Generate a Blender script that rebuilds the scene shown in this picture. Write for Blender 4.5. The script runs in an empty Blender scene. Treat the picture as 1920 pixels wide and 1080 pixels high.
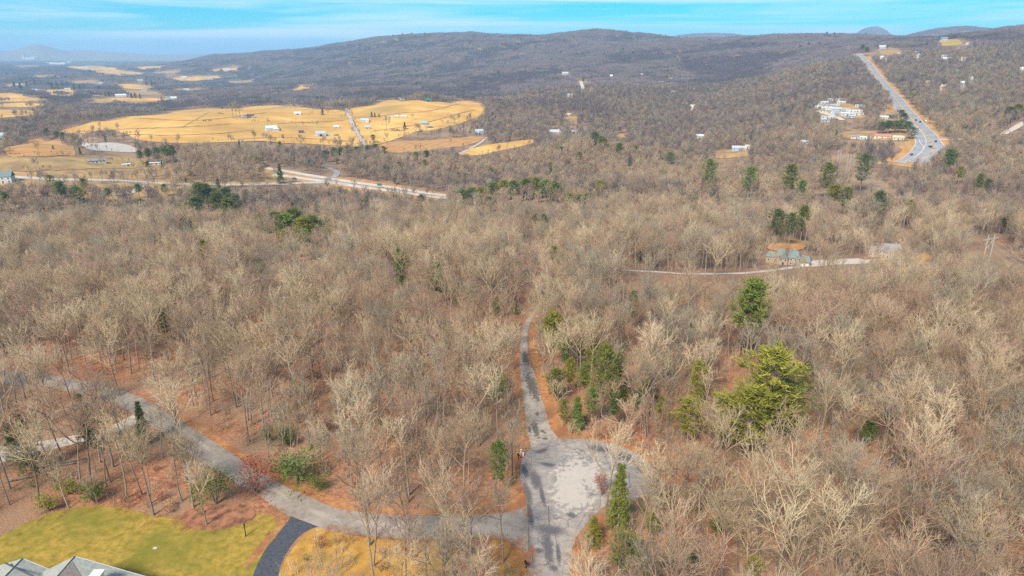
import bpy, bmesh, math, random
import numpy as np
from mathutils import Vector, Matrix, noise as mnoise
from mathutils.geometry import delaunay_2d_cdt
R = math.radians
rnd = random.Random(7)
C = bpy.context.scene.collection
sc = bpy.context.scene

# ------------------------------------------------------------------ camera, sky, sun, exposure
CAMZ, PITCH, F = 80.0, R(19.05), 1280.0          # F in pixels of the 1920 px wide photograph
cd = bpy.data.cameras.new('camera'); cam = bpy.data.objects.new('camera', cd); C.objects.link(cam)
cam.location = (0, 0, CAMZ); cam.rotation_euler = (math.pi/2 - PITCH, 0, 0)
cd.sensor_width = 36.0; cd.lens = 36.0*F/1920.0; cd.clip_start = 1.0; cd.clip_end = 120000.0
sc.camera = cam
SUN_EL, SUN_AZ = R(44), R(-152)                  # azimuth clockwise from +Y: behind the camera, to the left
sl = bpy.data.lights.new('sun', 'SUN'); so = bpy.data.objects.new('sun', sl); C.objects.link(so)
sl.energy = 3.9; sl.angle = R(14); sl.color = (1.0, 0.91, 0.77)
sd = Vector((math.sin(SUN_AZ)*math.cos(SUN_EL), math.cos(SUN_AZ)*math.cos(SUN_EL), math.sin(SUN_EL)))
so.rotation_euler = sd.to_track_quat('Z', 'Y').to_euler()
so.location = (0, 0, 300)
w = bpy.data.worlds.new('World'); sc.world = w; w.use_nodes = True
nt = w.node_tree; nt.nodes.clear()
def N(nt, t, **k):
    n = nt.nodes.new(t)
    for a, b in k.items():
        if a == 'inp':
            for i, v in b.items(): n.inputs[i].default_value = v
        else: setattr(n, a, b)
    return n
out = N(nt, 'ShaderNodeOutputWorld'); bg = N(nt, 'ShaderNodeBackground', inp={'Strength': 0.10})
sky = N(nt, 'ShaderNodeTexSky', sky_type='NISHITA', sun_disc=False, sun_elevation=SUN_EL, sun_rotation=SUN_AZ,
        altitude=300, air_density=1.0, dust_density=0.2, ozone_density=4.0)
hs = N(nt, 'ShaderNodeHueSaturation', inp={'Hue': 0.5, 'Saturation': 1.25, 'Value': 0.80})
tc = N(nt, 'ShaderNodeTexCoord'); mp = N(nt, 'ShaderNodeMapping'); mp.inputs['Scale'].default_value = (1.1, 1.1, 26)
mp.inputs['Rotation'].default_value = (0, R(-1.2), 0)
n1 = N(nt, 'ShaderNodeTexNoise', inp={'Scale': 1.7, 'Detail': 7, 'Roughness': 0.55, 'Distortion': 0.5})
rp = N(nt, 'ShaderNodeValToRGB'); rp.color_ramp.elements[0].position = 0.44; rp.color_ramp.elements[1].position = 0.66
mx = N(nt, 'ShaderNodeMix', data_type='RGBA'); mx.inputs['B'].default_value = (5.4, 6.6, 7.4, 1)
ml = N(nt, 'ShaderNodeMath', operation='MULTIPLY'); ml.inputs[1].default_value = 0.9
L = nt.links.new
L(tc.outputs['Generated'], mp.inputs['Vector']); L(mp.outputs['Vector'], n1.inputs['Vector'])
L(n1.outputs['Fac'], rp.inputs['Fac']); L(rp.outputs['Color'], ml.inputs[0]); L(ml.outputs[0], mx.inputs['Factor'])
tint = N(nt, 'ShaderNodeMix', data_type='RGBA', blend_type='MULTIPLY', inp={'Factor': 1.0}); tint.inputs['B'].default_value = (0.34, 0.86, 1.10, 1)
L(sky.outputs['Color'], tint.inputs['A']); L(tint.outputs['Result'], hs.inputs['Color']); L(hs.outputs['Color'], mx.inputs['A']); L(mx.outputs['Result'], bg.inputs['Color'])
L(bg.outputs['Background'], out.inputs['Surface'])
sc.view_settings.view_transform = 'Standard'; sc.view_settings.look = 'None'
sc.view_settings.gamma = 1.0; sc.view_settings.use_curve_mapping = False
sc.view_settings.exposure = 0.78
cy = sc.cycles
cy.max_bounces = 5; cy.diffuse_bounces = 3; cy.glossy_bounces = 2; cy.volume_bounces = 1; cy.transmission_bounces = 2
cy.use_denoising = False; cy.sample_clamp_indirect = 4.0
HAZE_DENSITY = 8.6e-5

# ------------------------------------------------------------------ projection helpers
CP, SP = math.cos(PITCH), math.sin(PITCH)
def ray(px, py):
    u, v = (px-960)/F, (540-py)/F
    return u, CP + v*SP, -SP + v*CP
def proj(x, y, z):
    dz = z-CAMZ
    d = y*CP - dz*SP; v = y*SP + dz*CP
    return 960 + F*x/d, 540 - F*v/d, d
def proj_np(P):
    dz = P[:, 2]-CAMZ
    d = P[:, 1]*CP - dz*SP; v = P[:, 1]*SP + dz*CP
    d = np.where(d > 1, d, 1e9)
    return 960 + F*P[:, 0]/d, 540 - F*v/d, d

# ------------------------------------------------------------------ terrain
PTS = []
def vis(px, py, D):
    u, a, b = ray(px, py); k = D/math.hypot(u, a)
    PTS.append((math.atan2(u, a), D, CAMZ + b*k))
def hid(px, D, z):
    PTS.append((math.atan2((px-960)/F, 1.056), D, z))
for px in (-1300, -500, 0, 480, 960, 1440, 1920, 2400, 3200):
    for D, z in ((8, 0), (60, 0), (110, 0), (150, 0), (190, -1), (265, -7), (330, -20)): hid(px, D, z)
for px, D, z in ((-600, 420, -20), (480, 420, -31), (960, 420, -31), (1440, 420, -30), (1920, 420, -24), (2500, 420, -16),
                 (960, 600, -46), (1440, 600, -43), (1920, 600, -34), (2500, 600, -20),
                 (0, 610, -50), (300, 630, -58), (600, 660, -62), (-600, 620, -45),
                 (1200, 680, -47), (1500, 680, -45), (1800, 680, -36), (960, 700, -54), (1200, 770, -56), (1500, 780, -52), (1850, 790, -36)):
    hid(px, D, z)
for t in ((0, 475, 500), (150, 458, 490), (300, 443, 490), (600, 418, 520), (800, 402, 560), (0, 525, 400)): vis(*t)
for t in ((1690, 305, 830), (1745, 262, 930), (1705, 205, 1200), (1645, 135, 1800), (1611, 100, 2300),
          (1900, 245, 970), (1900, 155, 1500), (1900, 105, 2000), (1400, 285, 900), (1400, 245, 1100), (1400, 205, 1400), (1400, 150, 2100), (1400, 100, 3000),
          (1560, 230, 1050), (1570, 200, 1200), (1500, 130, 2000),
          (1100, 276, 900), (1100, 217, 1300), (1100, 170, 1800), (1100, 130, 2600), (900, 324, 850), (900, 286, 985), (900, 252, 1150), (906, 196, 1500), (900, 152, 2500), (900, 112, 3600),
          (700, 325, 830), (700, 282, 980), (690, 240, 1180), (700, 200, 1450), (780, 187, 1530), (700, 166, 2600), (700, 122, 4000),
          (640, 341, 786), (400, 347, 765), (820, 366, 720), (200, 339, 780),
          (450, 282, 960), (450, 240, 1180), (440, 205, 1450), (450, 170, 2800), (450, 141, 5000),
          (250, 301, 900), (250, 265, 1050), (250, 220, 1400), (250, 186, 2500), (250, 151, 4500),
          (50, 331, 800), (60, 269, 1000), (50, 231, 1500), (50, 211, 1800), (50, 181, 2700), (50, 151, 4500)): vis(*t)
for px, D, z in ((1100, 1050, -52), (900, 1720, -42), (700, 1760, -45), (450, 1720, -56), (250, 1650, -63), (50, 1200, -63),
                 (-700, 1500, -60), (-700, 4500, -58), (-700, 9000, -56), (0, 9000, -57), (350, 9000, -57), (0, 15000, -56), (450, 15000, -50), (-700, 15000, -56),
                 (2600, 1000, 0), (2600, 2000, 110), (2600, 3000, 190), (2600, 6000, 100)): hid(px, D, z)
CREST = [(480, 110, 5400), (560, 104, 5300), (640, 92, 5100), (700, 79, 5000), (790, 75, 4900), (850, 69, 4800), (915, 62, 4700), (1000, 64, 4600), (1060, 66, 4500),
         (1120, 67, 4400), (1170, 72, 4300), (1230, 70, 4200), (1300, 73, 4000), (1400, 71, 3800), (1500, 68, 3600), (1560, 67, 3400), (1620, 70, 3200), (1700, 69, 3100), (1800, 66, 2900), (1920, 54, 2700)]
for t in CREST: vis(*t)
for px, py, D in CREST[::2]: hid(px, D*1.7, 60)
for px in (-1300, 0, 480, 960, 1440, 1920, 3200): hid(px, 26000, -50); hid(px, 42000, -50)
PA = np.array(PTS); KA = 2.2
def tps_phi(d2): return 0.5*d2*np.log(d2 + 1e-12)
Q = np.c_[PA[:, 0]*KA, np.log(PA[:, 1])]
d2 = ((Q[:, None]-Q[None])**2).sum(-1)
n = len(Q); A = np.zeros((n+3, n+3)); A[:n, :n] = tps_phi(d2) + np.eye(n)*2e-4; A[:n, n] = 1; A[:n, n+1:] = Q; A[n, :n] = 1; A[n+1:, :n] = Q.T
WT = np.linalg.solve(A, np.r_[PA[:, 2], 0, 0, 0])
AZ0, AZ1, NA, R0, R1, NR = R(-62), R(62), 460, 6.0, 42000.0, 760
aa = np.linspace(AZ0, AZ1, NA); ss = np.linspace(math.log(R0), math.log(R1), NR)
def tps(a, s):
    q = np.c_[a.ravel()*KA, s.ravel()]; o = np.zeros(len(q))
    for i in range(0, len(q), 40000):
        d = ((q[i:i+40000, None]-Q[None])**2).sum(-1)
        o[i:i+40000] = tps_phi(d) @ WT[:n] + WT[n] + q[i:i+40000] @ WT[n+1:]
    return o.reshape(a.shape)
SG, AG = np.meshgrid(ss, aa, indexing='ij')
ZG = tps(AG, SG)
def vnoise(x, y, seed):                                             # vectorised value noise
    xi, yi = np.floor(x).astype(np.int64), np.floor(y).astype(np.int64); fx, fy = x-xi, y-yi
    fx, fy = fx*fx*(3-2*fx), fy*fy*(3-2*fy)
    def h(i, j):
        k = (i*374761393 + j*668265263 + seed*144665) & 0xffffffff
        k = ((k ^ (k >> 13))*1274126177) & 0xffffffff
        return ((k ^ (k >> 16)) & 0xffff)/65535.0
    return (h(xi, yi)*(1-fx)+h(xi+1, yi)*fx)*(1-fy) + (h(xi, yi+1)*(1-fx)+h(xi+1, yi+1)*fx)*fy
RG = np.exp(SG); XG, YG = RG*np.sin(AG), RG*np.cos(AG)
def fbm(x, y, s, seed, o=4):
    r = 0; a = 1; t = 0
    for k in range(o): r = r + a*(vnoise(x/s*2**k, y/s*2**k, seed+k)-0.5); t += a; a *= 0.5
    return r/t
amp = np.interp(np.log(RG), np.log([200, 330, 700, 1800, 2600, 5000, 20000]), [0, 1.2, 3, 9, 52, 95, 50])
ZG = ZG + amp*(fbm(XG, YG, 560, 5)-.35*np.abs(fbm(XG, YG, 800, 15, 3))) + 0.35*np.clip((RG-160)/80, 0, 1)*fbm(XG, YG, 22, 9)
def hump(px, py, D, wpx, sd, cut=None):                             # a far mountain with its top seen at px, py
    u, a, b = ray(px, py); k = D/math.hypot(u, a); top = CAMZ + b*k; a0 = math.atan2(u, a)
    da = (AG-a0)/(wpx/F); e = np.exp(-np.abs(da)**(1.3 if D > 12000 else 2.0))*np.exp(-((SG-math.log(D))/sd)**2)
    return -60 + (top+60 + 26*fbm(XG, YG, 1500, 3))*e
for hp in ((70, 82, 17000, 50, 0.10), (150, 93, 17500, 130, 0.1), (430, 99, 18000, 260, 0.08), (10, 95, 17000, 110, 0.08),
           (1638, 52, 11000, 52, 0.15), (1330, 64, 9000, 190, 0.12), (1800, 51, 6500, 150, 0.12),
           (600, 101, 20000, 150, 0.08)):
    ZG = np.maximum(ZG, np.where(SG > math.log(5000), hump(*hp), -999))
def gz(x, y):
    x = np.asarray(x, float); y = np.asarray(y, float)
    a = np.clip((np.arctan2(x, y)-AZ0)/(AZ1-AZ0)*(NA-1), 0, NA-1.001); s = np.clip((0.5*np.log(x*x+y*y+1e-9)-ss[0])/(ss[-1]-ss[0])*(NR-1), 0, NR-1.001)
    i, j = s.astype(int), a.astype(int); fi, fj = s-i, a-j
    return (ZG[i, j]*(1-fj)+ZG[i, j+1]*fj)*(1-fi) + (ZG[i+1, j]*(1-fj)+ZG[i+1, j+1]*fj)*fi
_T = np.exp(np.linspace(math.log(45), math.log(40000), 5000))
def at(px, py):                                                     # the ground point seen at a photograph pixel
    u, a, b = ray(px, py); k = 1/math.hypot(u, a)
    t = _T*k; x, y, z = u*t, a*t, CAMZ + b*t
    below = z < gz(x, y)
    i = int(np.argmax(below)) if below.any() else len(t)-1
    lo, hi = t[max(i-1, 0)], t[i]
    for _ in range(24):
        m = (lo+hi)/2
        if CAMZ + b*m < float(gz(u*m, a*m)): hi = m
        else: lo = m
    return u*hi, a*hi
def P3(px, py): x, y = at(px, py); return Vector((x, y, float(gz(x, y))))

# ------------------------------------------------------------------ materials
def mat(name, c1, c2=None, scale=1.0, detail=5, rough=0.9, bump=0.0, bscale=None, rand=0.0, coord='Object', lo=0.35, hi=0.65, c3=None, scale3=0.05, spec=0.08, bdist=0.1, t3=(0.5, 0.68)):
    m = bpy.data.materials.new(name); m.use_nodes = True; t = m.node_tree; l = t.links.new
    b = t.nodes['Principled BSDF']; b.inputs['Roughness'].default_value = rough; b.inputs['Specular IOR Level'].default_value = spec
    tc = N(t, 'ShaderNodeTexCoord'); col = None
    if c2 is None: b.inputs['Base Color'].default_value = (*c1, 1)
    else:
        nz = N(t, 'ShaderNodeTexNoise', inp={'Scale': scale, 'Detail': detail, 'Roughness': 0.6}); l(tc.outputs[coord], nz.inputs['Vector'])
        cr = N(t, 'ShaderNodeValToRGB'); e = cr.color_ramp.elements
        e[0].position, e[1].position = lo, hi; e[0].color, e[1].color = (*c1, 1), (*c2, 1)
        l(nz.outputs['Fac'], cr.inputs['Fac']); col = cr.outputs['Color']
        if c3 is not None:
            n3 = N(t, 'ShaderNodeTexNoise', inp={'Scale': scale3, 'Detail': 4}); l(tc.outputs[coord], n3.inputs['Vector'])
            r3 = N(t, 'ShaderNodeMapRange', inp={'From Min': t3[0], 'From Max': t3[1]}); l(n3.outputs['Fac'], r3.inputs['Value'])
            m3 = N(t, 'ShaderNodeMix', data_type='RGBA'); m3.inputs['B'].default_value = (*c3, 1); l(col, m3.inputs['A']); l(r3.outputs['Result'], m3.inputs['Factor']); col = m3.outputs['Result']
        if rand:
            oi = N(t, 'ShaderNodeObjectInfo'); h = N(t, 'ShaderNodeHueSaturation')
            mr = N(t, 'ShaderNodeMapRange', inp={'To Min': 1-rand, 'To Max': 1+rand}); l(oi.outputs['Random'], mr.inputs['Value']); l(mr.outputs['Result'], h.inputs['Value'])
            wn = N(t, 'ShaderNodeTexWhiteNoise', noise_dimensions='1D'); l(oi.outputs['Random'], wn.inputs['W'])
            mh = N(t, 'ShaderNodeMapRange', inp={'To Min': 0.5-rand*0.05, 'To Max': 0.5+rand*0.05}); l(wn.outputs['Value'], mh.inputs['Value']); l(mh.outputs['Result'], h.inputs['Hue'])
            l(col, h.inputs['Color']); col = h.outputs['Color']
        l(col, b.inputs['Base Color'])
    if bump:
        nb = N(t, 'ShaderNodeTexNoise', inp={'Scale': bscale or scale, 'Detail': 4}); l(tc.outputs[coord], nb.inputs['Vector'])
        bp = N(t, 'ShaderNodeBump', inp={'Strength': bump, 'Distance': bdist}); l(nb.outputs['Fac'], bp.inputs['Height']); l(bp.outputs['Normal'], b.inputs['Normal'])
    return m
MT = {}
MT['trunk'] = mat('bark', (0.20, 0.155, 0.12), (0.34, 0.275, 0.215), 2.5, bump=0.4, rand=0.25)
MT['pale'] = mat('pale_bark', (0.475, 0.36, 0.225), (0.605, 0.48, 0.32), 1.2, rand=0.16)
MT['tan'] = mat('tan_bark', (0.375, 0.27, 0.163), (0.49, 0.365, 0.235), 1.2, rand=0.2)
MT['brown'] = mat('brown_bark', (0.31, 0.207, 0.137), (0.415, 0.287, 0.193), 1.2, rand=0.2)
MT['grey'] = mat('grey_bark', (0.262, 0.212, 0.148), (0.36, 0.30, 0.215), 1.2, rand=0.2)
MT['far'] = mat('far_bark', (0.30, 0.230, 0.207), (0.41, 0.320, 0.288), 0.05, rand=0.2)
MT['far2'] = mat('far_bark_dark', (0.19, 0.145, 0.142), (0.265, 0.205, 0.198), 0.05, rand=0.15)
def twiggy(m, f=.5):                                                # light passes through a crown of fine twigs: half of it scatters on through
    t = m.node_tree; b = t.nodes['Principled BSDF']; tr = N(t, 'ShaderNodeBsdfTranslucent'); ms = N(t, 'ShaderNodeMixShader', inp={'Fac': f}); o = t.nodes['Material Output']
    t.links.new(b.inputs['Base Color'].links[0].from_socket, tr.inputs['Color']); t.links.new(b.outputs[0], ms.inputs[1]); t.links.new(tr.outputs[0], ms.inputs[2]); t.links.new(ms.outputs[0], o.inputs['Surface'])
twiggy(MT['far']); twiggy(MT['far2'])
MT['pine'] = mat('pine_needles', (0.10, 0.125, 0.025), (0.21, 0.22, 0.045), 0.9, rand=0.2)
MT['olive'] = mat('olive_needles', (0.155, 0.155, 0.024), (0.29, 0.265, 0.042), 0.8, rand=0.15)
MT['dark'] = mat('dark_needles', (0.072, 0.098, 0.036), (0.155, 0.18, 0.06), 0.9, rand=0.22)
MT['fresh'] = mat('green_needles', (0.085, 0.14, 0.03), (0.18, 0.23, 0.05), 0.9, rand=0.15)
MT['redleaf'] = mat('red_leaves', (0.24, 0.065, 0.04), (0.38, 0.13, 0.08), 3, rand=0.1)
MT['tanleaf'] = mat('tan_leaves', (0.36, 0.18, 0.085), (0.50, 0.28, 0.14), 3, rand=0.2)

# ------------------------------------------------------------------ object helpers
def tag(o, label=None, cat=None, group=None, kind=None):
    for k, v in (('label', label), ('category', cat), ('group', group), ('kind', kind)):
        if v: o[k] = v
    return o
def link(name, me, m=None, parent=None):
    o = bpy.data.objects.new(name, me); C.objects.link(o); o.parent = parent
    if m is not None:
        for k in (m if isinstance(m, (list, tuple)) else [m]): me.materials.append(k)
    return o
def empty(name, loc, rz=0, scale=1.0):
    o = bpy.data.objects.new(name, None); C.objects.link(o); o.location = loc; o.rotation_euler = (0, 0, rz); o.scale = (scale,)*3; o.empty_display_size = 0.5
    return o
def mesh(name, V, Fc, mi=None, smooth=False):
    me = bpy.data.meshes.new(name); V = np.asarray(V, np.float32)
    me.vertices.add(len(V)); me.vertices.foreach_set('co', V.ravel())
    if isinstance(Fc, np.ndarray): tot = np.full(len(Fc), Fc.shape[1], np.int32); idx = Fc.astype(np.int32).ravel()
    else: tot = np.array([len(f) for f in Fc], np.int32); idx = np.array([i for f in Fc for i in f], np.int32)
    me.loops.add(len(idx)); me.loops.foreach_set('vertex_index', idx)
    me.polygons.add(len(tot)); me.polygons.foreach_set('loop_start', np.r_[0, np.cumsum(tot)[:-1]].astype(np.int32)); me.polygons.foreach_set('loop_total', tot)
    if mi is not None: me.polygons.foreach_set('material_index', np.asarray(mi, np.int32))
    me.polygons.foreach_set('use_smooth', np.full(len(tot), smooth, bool))
    me.update(calc_edges=True); me.validate(); return me
class MB:                                                           # collects boxes and prisms into ONE mesh
    def __init__(s): s.V = []; s.F = []
    def poly(s, pts, faces):
        b = len(s.V); s.V += [tuple(p) for p in pts]; s.F += [tuple(b+i for i in f) for f in faces]; return s
    def box(s, x0, x1, y0, y1, z0, z1):
        return s.poly([(x, y, z) for z in (z0, z1) for y in (y0, y1) for x in (x0, x1)], [(0, 2, 3, 1), (4, 5, 7, 6), (0, 1, 5, 4), (2, 6, 7, 3), (0, 4, 6, 2), (1, 3, 7, 5)])
    def tube(s, a, b, r0, r1=None, n=6):
        a, b = Vector(a), Vector(b); r1 = r0 if r1 is None else r1; d = (b-a).normalized()
        u = d.orthogonal().normalized(); v = d.cross(u)
        k = [a + (u*math.cos(2*math.pi*i/n)+v*math.sin(2*math.pi*i/n))*r0 for i in range(n)] + [b + (u*math.cos(2*math.pi*i/n)+v*math.sin(2*math.pi*i/n))*r1 for i in range(n)]
        return s.poly(k, [(i, (i+1) % n, n+(i+1) % n, n+i) for i in range(n)] + [tuple(range(n))[::-1], tuple(range(n, 2*n))])
    def gable(s, x0, x1, y0, y1, z, h, t=0.18, hip=0.0):           # roof slab, ridge along x; hip pulls the ridge ends in
        ym = (y0+y1)/2; hp = hip*(y1-y0)/2
        lo = [(x0, y0, z), (x1, y0, z), (x1, y1, z), (x0, y1, z), (x0+hp, ym, z+h), (x1-hp, ym, z+h)]
        hi = [(a, b, c+t) for a, b, c in lo]
        b = 6
        return s.poly(lo+hi, [(b, b+1, b+5, b+4), (b+2, b+3, b+4, b+5), (b+1, b+2, b+5), (b+3, b, b+4), (0, 4, 5, 1), (2, 5, 4, 3), (1, 5, 2), (3, 4, 0),
                              (0, 1, b+1, b), (1, 2, b+2, b+1), (2, 3, b+3, b+2), (3, 0, b, b+3)])
    def build(s, name, m, parent=None): return link(name, mesh(name, s.V, s.F), m, parent)
def copy_tree(o, parent=None):
    c = o.copy(); C.objects.link(c); c.parent = parent
    for ch in list(o.children): copy_tree(ch, c)
    return c
def cat_rom(pts, n, closed=False):
    p = np.asarray(pts, float); k = len(p)
    seg = np.linalg.norm(np.diff(np.r_[p, p[:1]] if closed else p, axis=0), axis=1); cum = np.r_[0, np.cumsum(seg)]
    o = []
    for t in np.linspace(0, cum[-1], n, endpoint=not closed):
        i = min(int(np.searchsorted(cum, t, 'right')-1), len(seg)-1); f = (t-cum[i])/max(seg[i], 1e-9)
        g = (lambda j: p[j % k]) if closed else (lambda j: p[min(max(j, 0), k-1)])
        a, b, c, d = g(i-1), g(i), g(i+1), g(i+2)
        o.append(0.5*((2*b)+(c-a)*f+(2*a-5*b+4*c-d)*f*f+(3*b-a-3*c+d)*f**3))
    return np.array(o)
def ribbon_mesh(name, Lf, Rt, off, across=4):
    ts = np.linspace(0, 1, across+1); V = []
    for a, b in zip(Lf, Rt):
        for t in ts: V.append(a*(1-t)+b*t)
    V = np.array(V); z = gz(V[:, 0], V[:, 1]) + off; k = across+1; m = len(Lf)
    Fc = np.array([(i*k+j, (i+1)*k+j, (i+1)*k+j+1, i*k+j+1) for i in range(m-1) for j in range(across)])
    return mesh(name, np.c_[V, z], Fc[:, ::-1], smooth=True)
AVOID = []                                                          # (polyline, half width) and polygons no tree may stand in
POLYS = []
def strip(name, lpx, rpx, m, off=0.03, n=60, across=4, label=None, margin=1.5):
    Lf = cat_rom([at(*p) for p in lpx], n); Rt = cat_rom([at(*p) for p in rpx], n)
    AVOID.append(((Lf+Rt)/2, np.linalg.norm(Lf-Rt, axis=1)/2 + margin))
    return tag(link(name, ribbon_mesh(name, Lf, Rt, off, across), m), label, kind='structure')
def offset_line(cl, d):
    t = np.gradient(cl, axis=0); t /= np.linalg.norm(t, axis=1)[:, None]+1e-9
    return cl + np.c_[-t[:, 1], t[:, 0]]*d
def ribbon(name, cpx, width, m, off=0.2, n=60, across=3, shift=0.0, margin=3.0, label=None, world=None, ragged=0.0):
    cl = cat_rom([at(*p) for p in cpx], n) if world is None else world
    cl = offset_line(cl, shift) if shift else cl
    if margin is not None: AVOID.append((cl, np.full(len(cl), width/2+margin)))
    e0, e1 = offset_line(cl, width/2), offset_line(cl, -width/2)
    if ragged: mid = (e0+e1)/2; e0 = mid+(e0-mid)*(1+ragged*fbm(e0[:, 0], e0[:, 1], 30, 8)*3)[:, None]; e1 = mid+(e1-mid)*(1+ragged*fbm(e1[:, 0], e1[:, 1], 30, 9)*3)[:, None]
    return tag(link(name, ribbon_mesh(name, e0, e1, off, across), m), label, kind='structure'), cl
def inside(P, x, y):
    x = np.asarray(x); y = np.asarray(y); r = np.zeros(x.shape, bool); j = len(P)-1
    for i in range(len(P)):
        xi, yi, xj, yj = P[i][0], P[i][1], P[j][0], P[j][1]
        if yi != yj: r ^= ((yi > y) != (yj > y)) & (x < (xj-xi)*(y-yi)/(yj-yi)+xi)
        j = i
    return r
def drape(name, ppx, m, off, spacing, n=90, label=None, smoothed=True, avoid=True, world=None, ragged=0.0):
    P = np.array([at(*p) for p in ppx]) if world is None else np.asarray(world)
    P = cat_rom(P, n, closed=True) if smoothed else P
    if ragged:
        c_ = P.mean(0); d_ = (P-c_)/(np.linalg.norm(P-c_, axis=1)[:, None]+1e-9); P = P+d_*(fbm(P[:, 0], P[:, 1], ragged*5, 63, 5)*ragged*2.4)[:, None]
    if avoid: POLYS.append(P)
    xs = np.arange(P[:, 0].min(), P[:, 0].max(), spacing); ys = np.arange(P[:, 1].min(), P[:, 1].max(), spacing)
    gx, gy = [g.ravel() for g in np.meshgrid(xs, ys)]; k = inside(P, gx, gy); gx, gy = gx[k], gy[k]
    o = P.mean(0); vs = [Vector(p-o) for p in P] + [Vector((a-o[0], b-o[1])) for a, b in zip(gx, gy)]; e = [(i, (i+1) % len(P)) for i in range(len(P))]
    v, _, f, *_ = delaunay_2d_cdt(vs, e, [], 1, 1e-4)
    V = np.array([tuple(q) for q in v]) + o; z = gz(V[:, 0], V[:, 1]) + off
    f = [tuple(t) for t in f]
    f = [t if (V[t[1]][0]-V[t[0]][0])*(V[t[2]][1]-V[t[0]][1])-(V[t[1]][1]-V[t[0]][1])*(V[t[2]][0]-V[t[0]][0]) > 0 else t[::-1] for t in f]
    return tag(link(name, mesh(name, np.c_[V, z], f, smooth=True), m), label, kind='structure')

# ------------------------------------------------------------------ ground sheet
idx = np.arange(NR*NA).reshape(NR, NA)
GF = np.stack([idx[:-1, :-1], idx[:-1, 1:], idx[1:, 1:], idx[1:, :-1]], -1).reshape(-1, 4)[:, ::-1]
gm = mat('leaf_litter', (0.235, 0.098, 0.052), (0.44, 0.215, 0.115), 1.3, 9, bump=0.9, bscale=2.2, c3=(0.29, 0.185, 0.115), scale3=0.05, t3=(0.42, 0.62), bdist=0.25)
t_ = gm.node_tree; b_ = t_.nodes['Principled BSDF']; at_ = N(t_, 'ShaderNodeAttribute', attribute_name='old_litter'); mm_ = N(t_, 'ShaderNodeMix', data_type='RGBA'); n_ = N(t_, 'ShaderNodeTexNoise', inp={'Scale': 0.03, 'Detail': 8}); tc_ = N(t_, 'ShaderNodeTexCoord'); t_.links.new(tc_.outputs['Object'], n_.inputs['Vector'])
cr_ = N(t_, 'ShaderNodeValToRGB'); cr_.color_ramp.elements[0].position, cr_.color_ramp.elements[1].position = .38, .62; cr_.color_ramp.elements[0].color, cr_.color_ramp.elements[1].color = (0.20, 0.125, 0.085, 1), (0.34, 0.225, 0.13, 1)   # older, bleached litter and dry grass in the valley woods
t_.links.new(n_.outputs['Fac'], cr_.inputs['Fac']); t_.links.new(b_.inputs['Base Color'].links[0].from_socket, mm_.inputs['A']); t_.links.new(cr_.outputs['Color'], mm_.inputs['B']); t_.links.new(at_.outputs['Fac'], mm_.inputs['Factor']); t_.links.new(mm_.outputs['Result'], b_.inputs['Base Color'])
ground = tag(link('ground', mesh('ground', np.c_[XG.ravel(), YG.ravel(), ZG.ravel()], GF, smooth=True), gm), kind='structure')
al_ = ground.data.attributes.new('old_litter', 'FLOAT', 'POINT'); al_.data.foreach_set('value', np.clip((RG.ravel()-200)/260+1.6*fbm(XG.ravel(), YG.ravel(), 60, 71), 0, .95).astype(np.float32))
# ------------------------------------------------------------------ roads, lawns, fields
def pave_mat(name, c1, c2, dark, t3, scale3=0.11, crack=True, scale=0.9):
    m = mat(name, c1, c2, scale, 7, rough=0.85, bump=0.15, bscale=6, c3=dark, scale3=scale3, t3=t3, bdist=0.03, coord='Object')
    t = m.node_tree; l = t.links.new; b = t.nodes['Principled BSDF']
    if crack:                                                       # tar-filled cracks
        tcn = N(t, 'ShaderNodeTexCoord'); nz = N(t, 'ShaderNodeTexNoise', inp={'Scale': 0.35, 'Detail': 3}); l(tcn.outputs['Object'], nz.inputs['Vector'])
        va = N(t, 'ShaderNodeMixRGB', blend_type='ADD', inp={'Fac': 0.9}) ; l(tcn.outputs['Object'], va.inputs['Color1']); l(nz.outputs['Color'], va.inputs['Color2'])
        vo = N(t, 'ShaderNodeTexVoronoi', feature='DISTANCE_TO_EDGE', inp={'Scale': 0.17}); l(va.outputs['Color'], vo.inputs['Vector'])
        mr = N(t, 'ShaderNodeMapRange', inp={'From Min': 0.004, 'From Max': 0.014, 'To Min': 0.62, 'To Max': 0.0}); l(vo.outputs['Distance'], mr.inputs['Value'])
        mm = N(t, 'ShaderNodeMix', data_type='RGBA'); mm.inputs['B'].default_value = (0.12, 0.115, 0.12, 1)
        v2 = N(t, 'ShaderNodeTexVoronoi', feature='DISTANCE_TO_EDGE', inp={'Scale': 0.75}); l(va.outputs['Color'], v2.inputs['Vector']); m2 = N(t, 'ShaderNodeMapRange', inp={'From Min': 0.02, 'From Max': 0.07, 'To Min': 0.75, 'To Max': 0.0}); l(v2.outputs['Distance'], m2.inputs['Value'])
        n2 = N(t, 'ShaderNodeTexNoise', inp={'Scale': 0.22, 'Detail': 3}); l(tcn.outputs['Object'], n2.inputs['Vector']); r2 = N(t, 'ShaderNodeMapRange', inp={'From Min': 0.52, 'From Max': 0.62}); l(n2.outputs['Fac'], r2.inputs['Value']); x2 = N(t, 'ShaderNodeMath', operation='MULTIPLY'); l(m2.outputs['Result'], x2.inputs[0]); l(r2.outputs['Result'], x2.inputs[1])
        xm = N(t, 'ShaderNodeMath', operation='MAXIMUM'); l(x2.outputs[0], xm.inputs[0]); l(mr.outputs['Result'], xm.inputs[1]); mr = xm
        src = b.inputs['Base Color'].links[0].from_socket; l(src, mm.inputs['A']); l(mr.outputs[0], mm.inputs['Factor']); l(mm.outputs['Result'], b.inputs['Base Color'])
    return m
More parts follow.
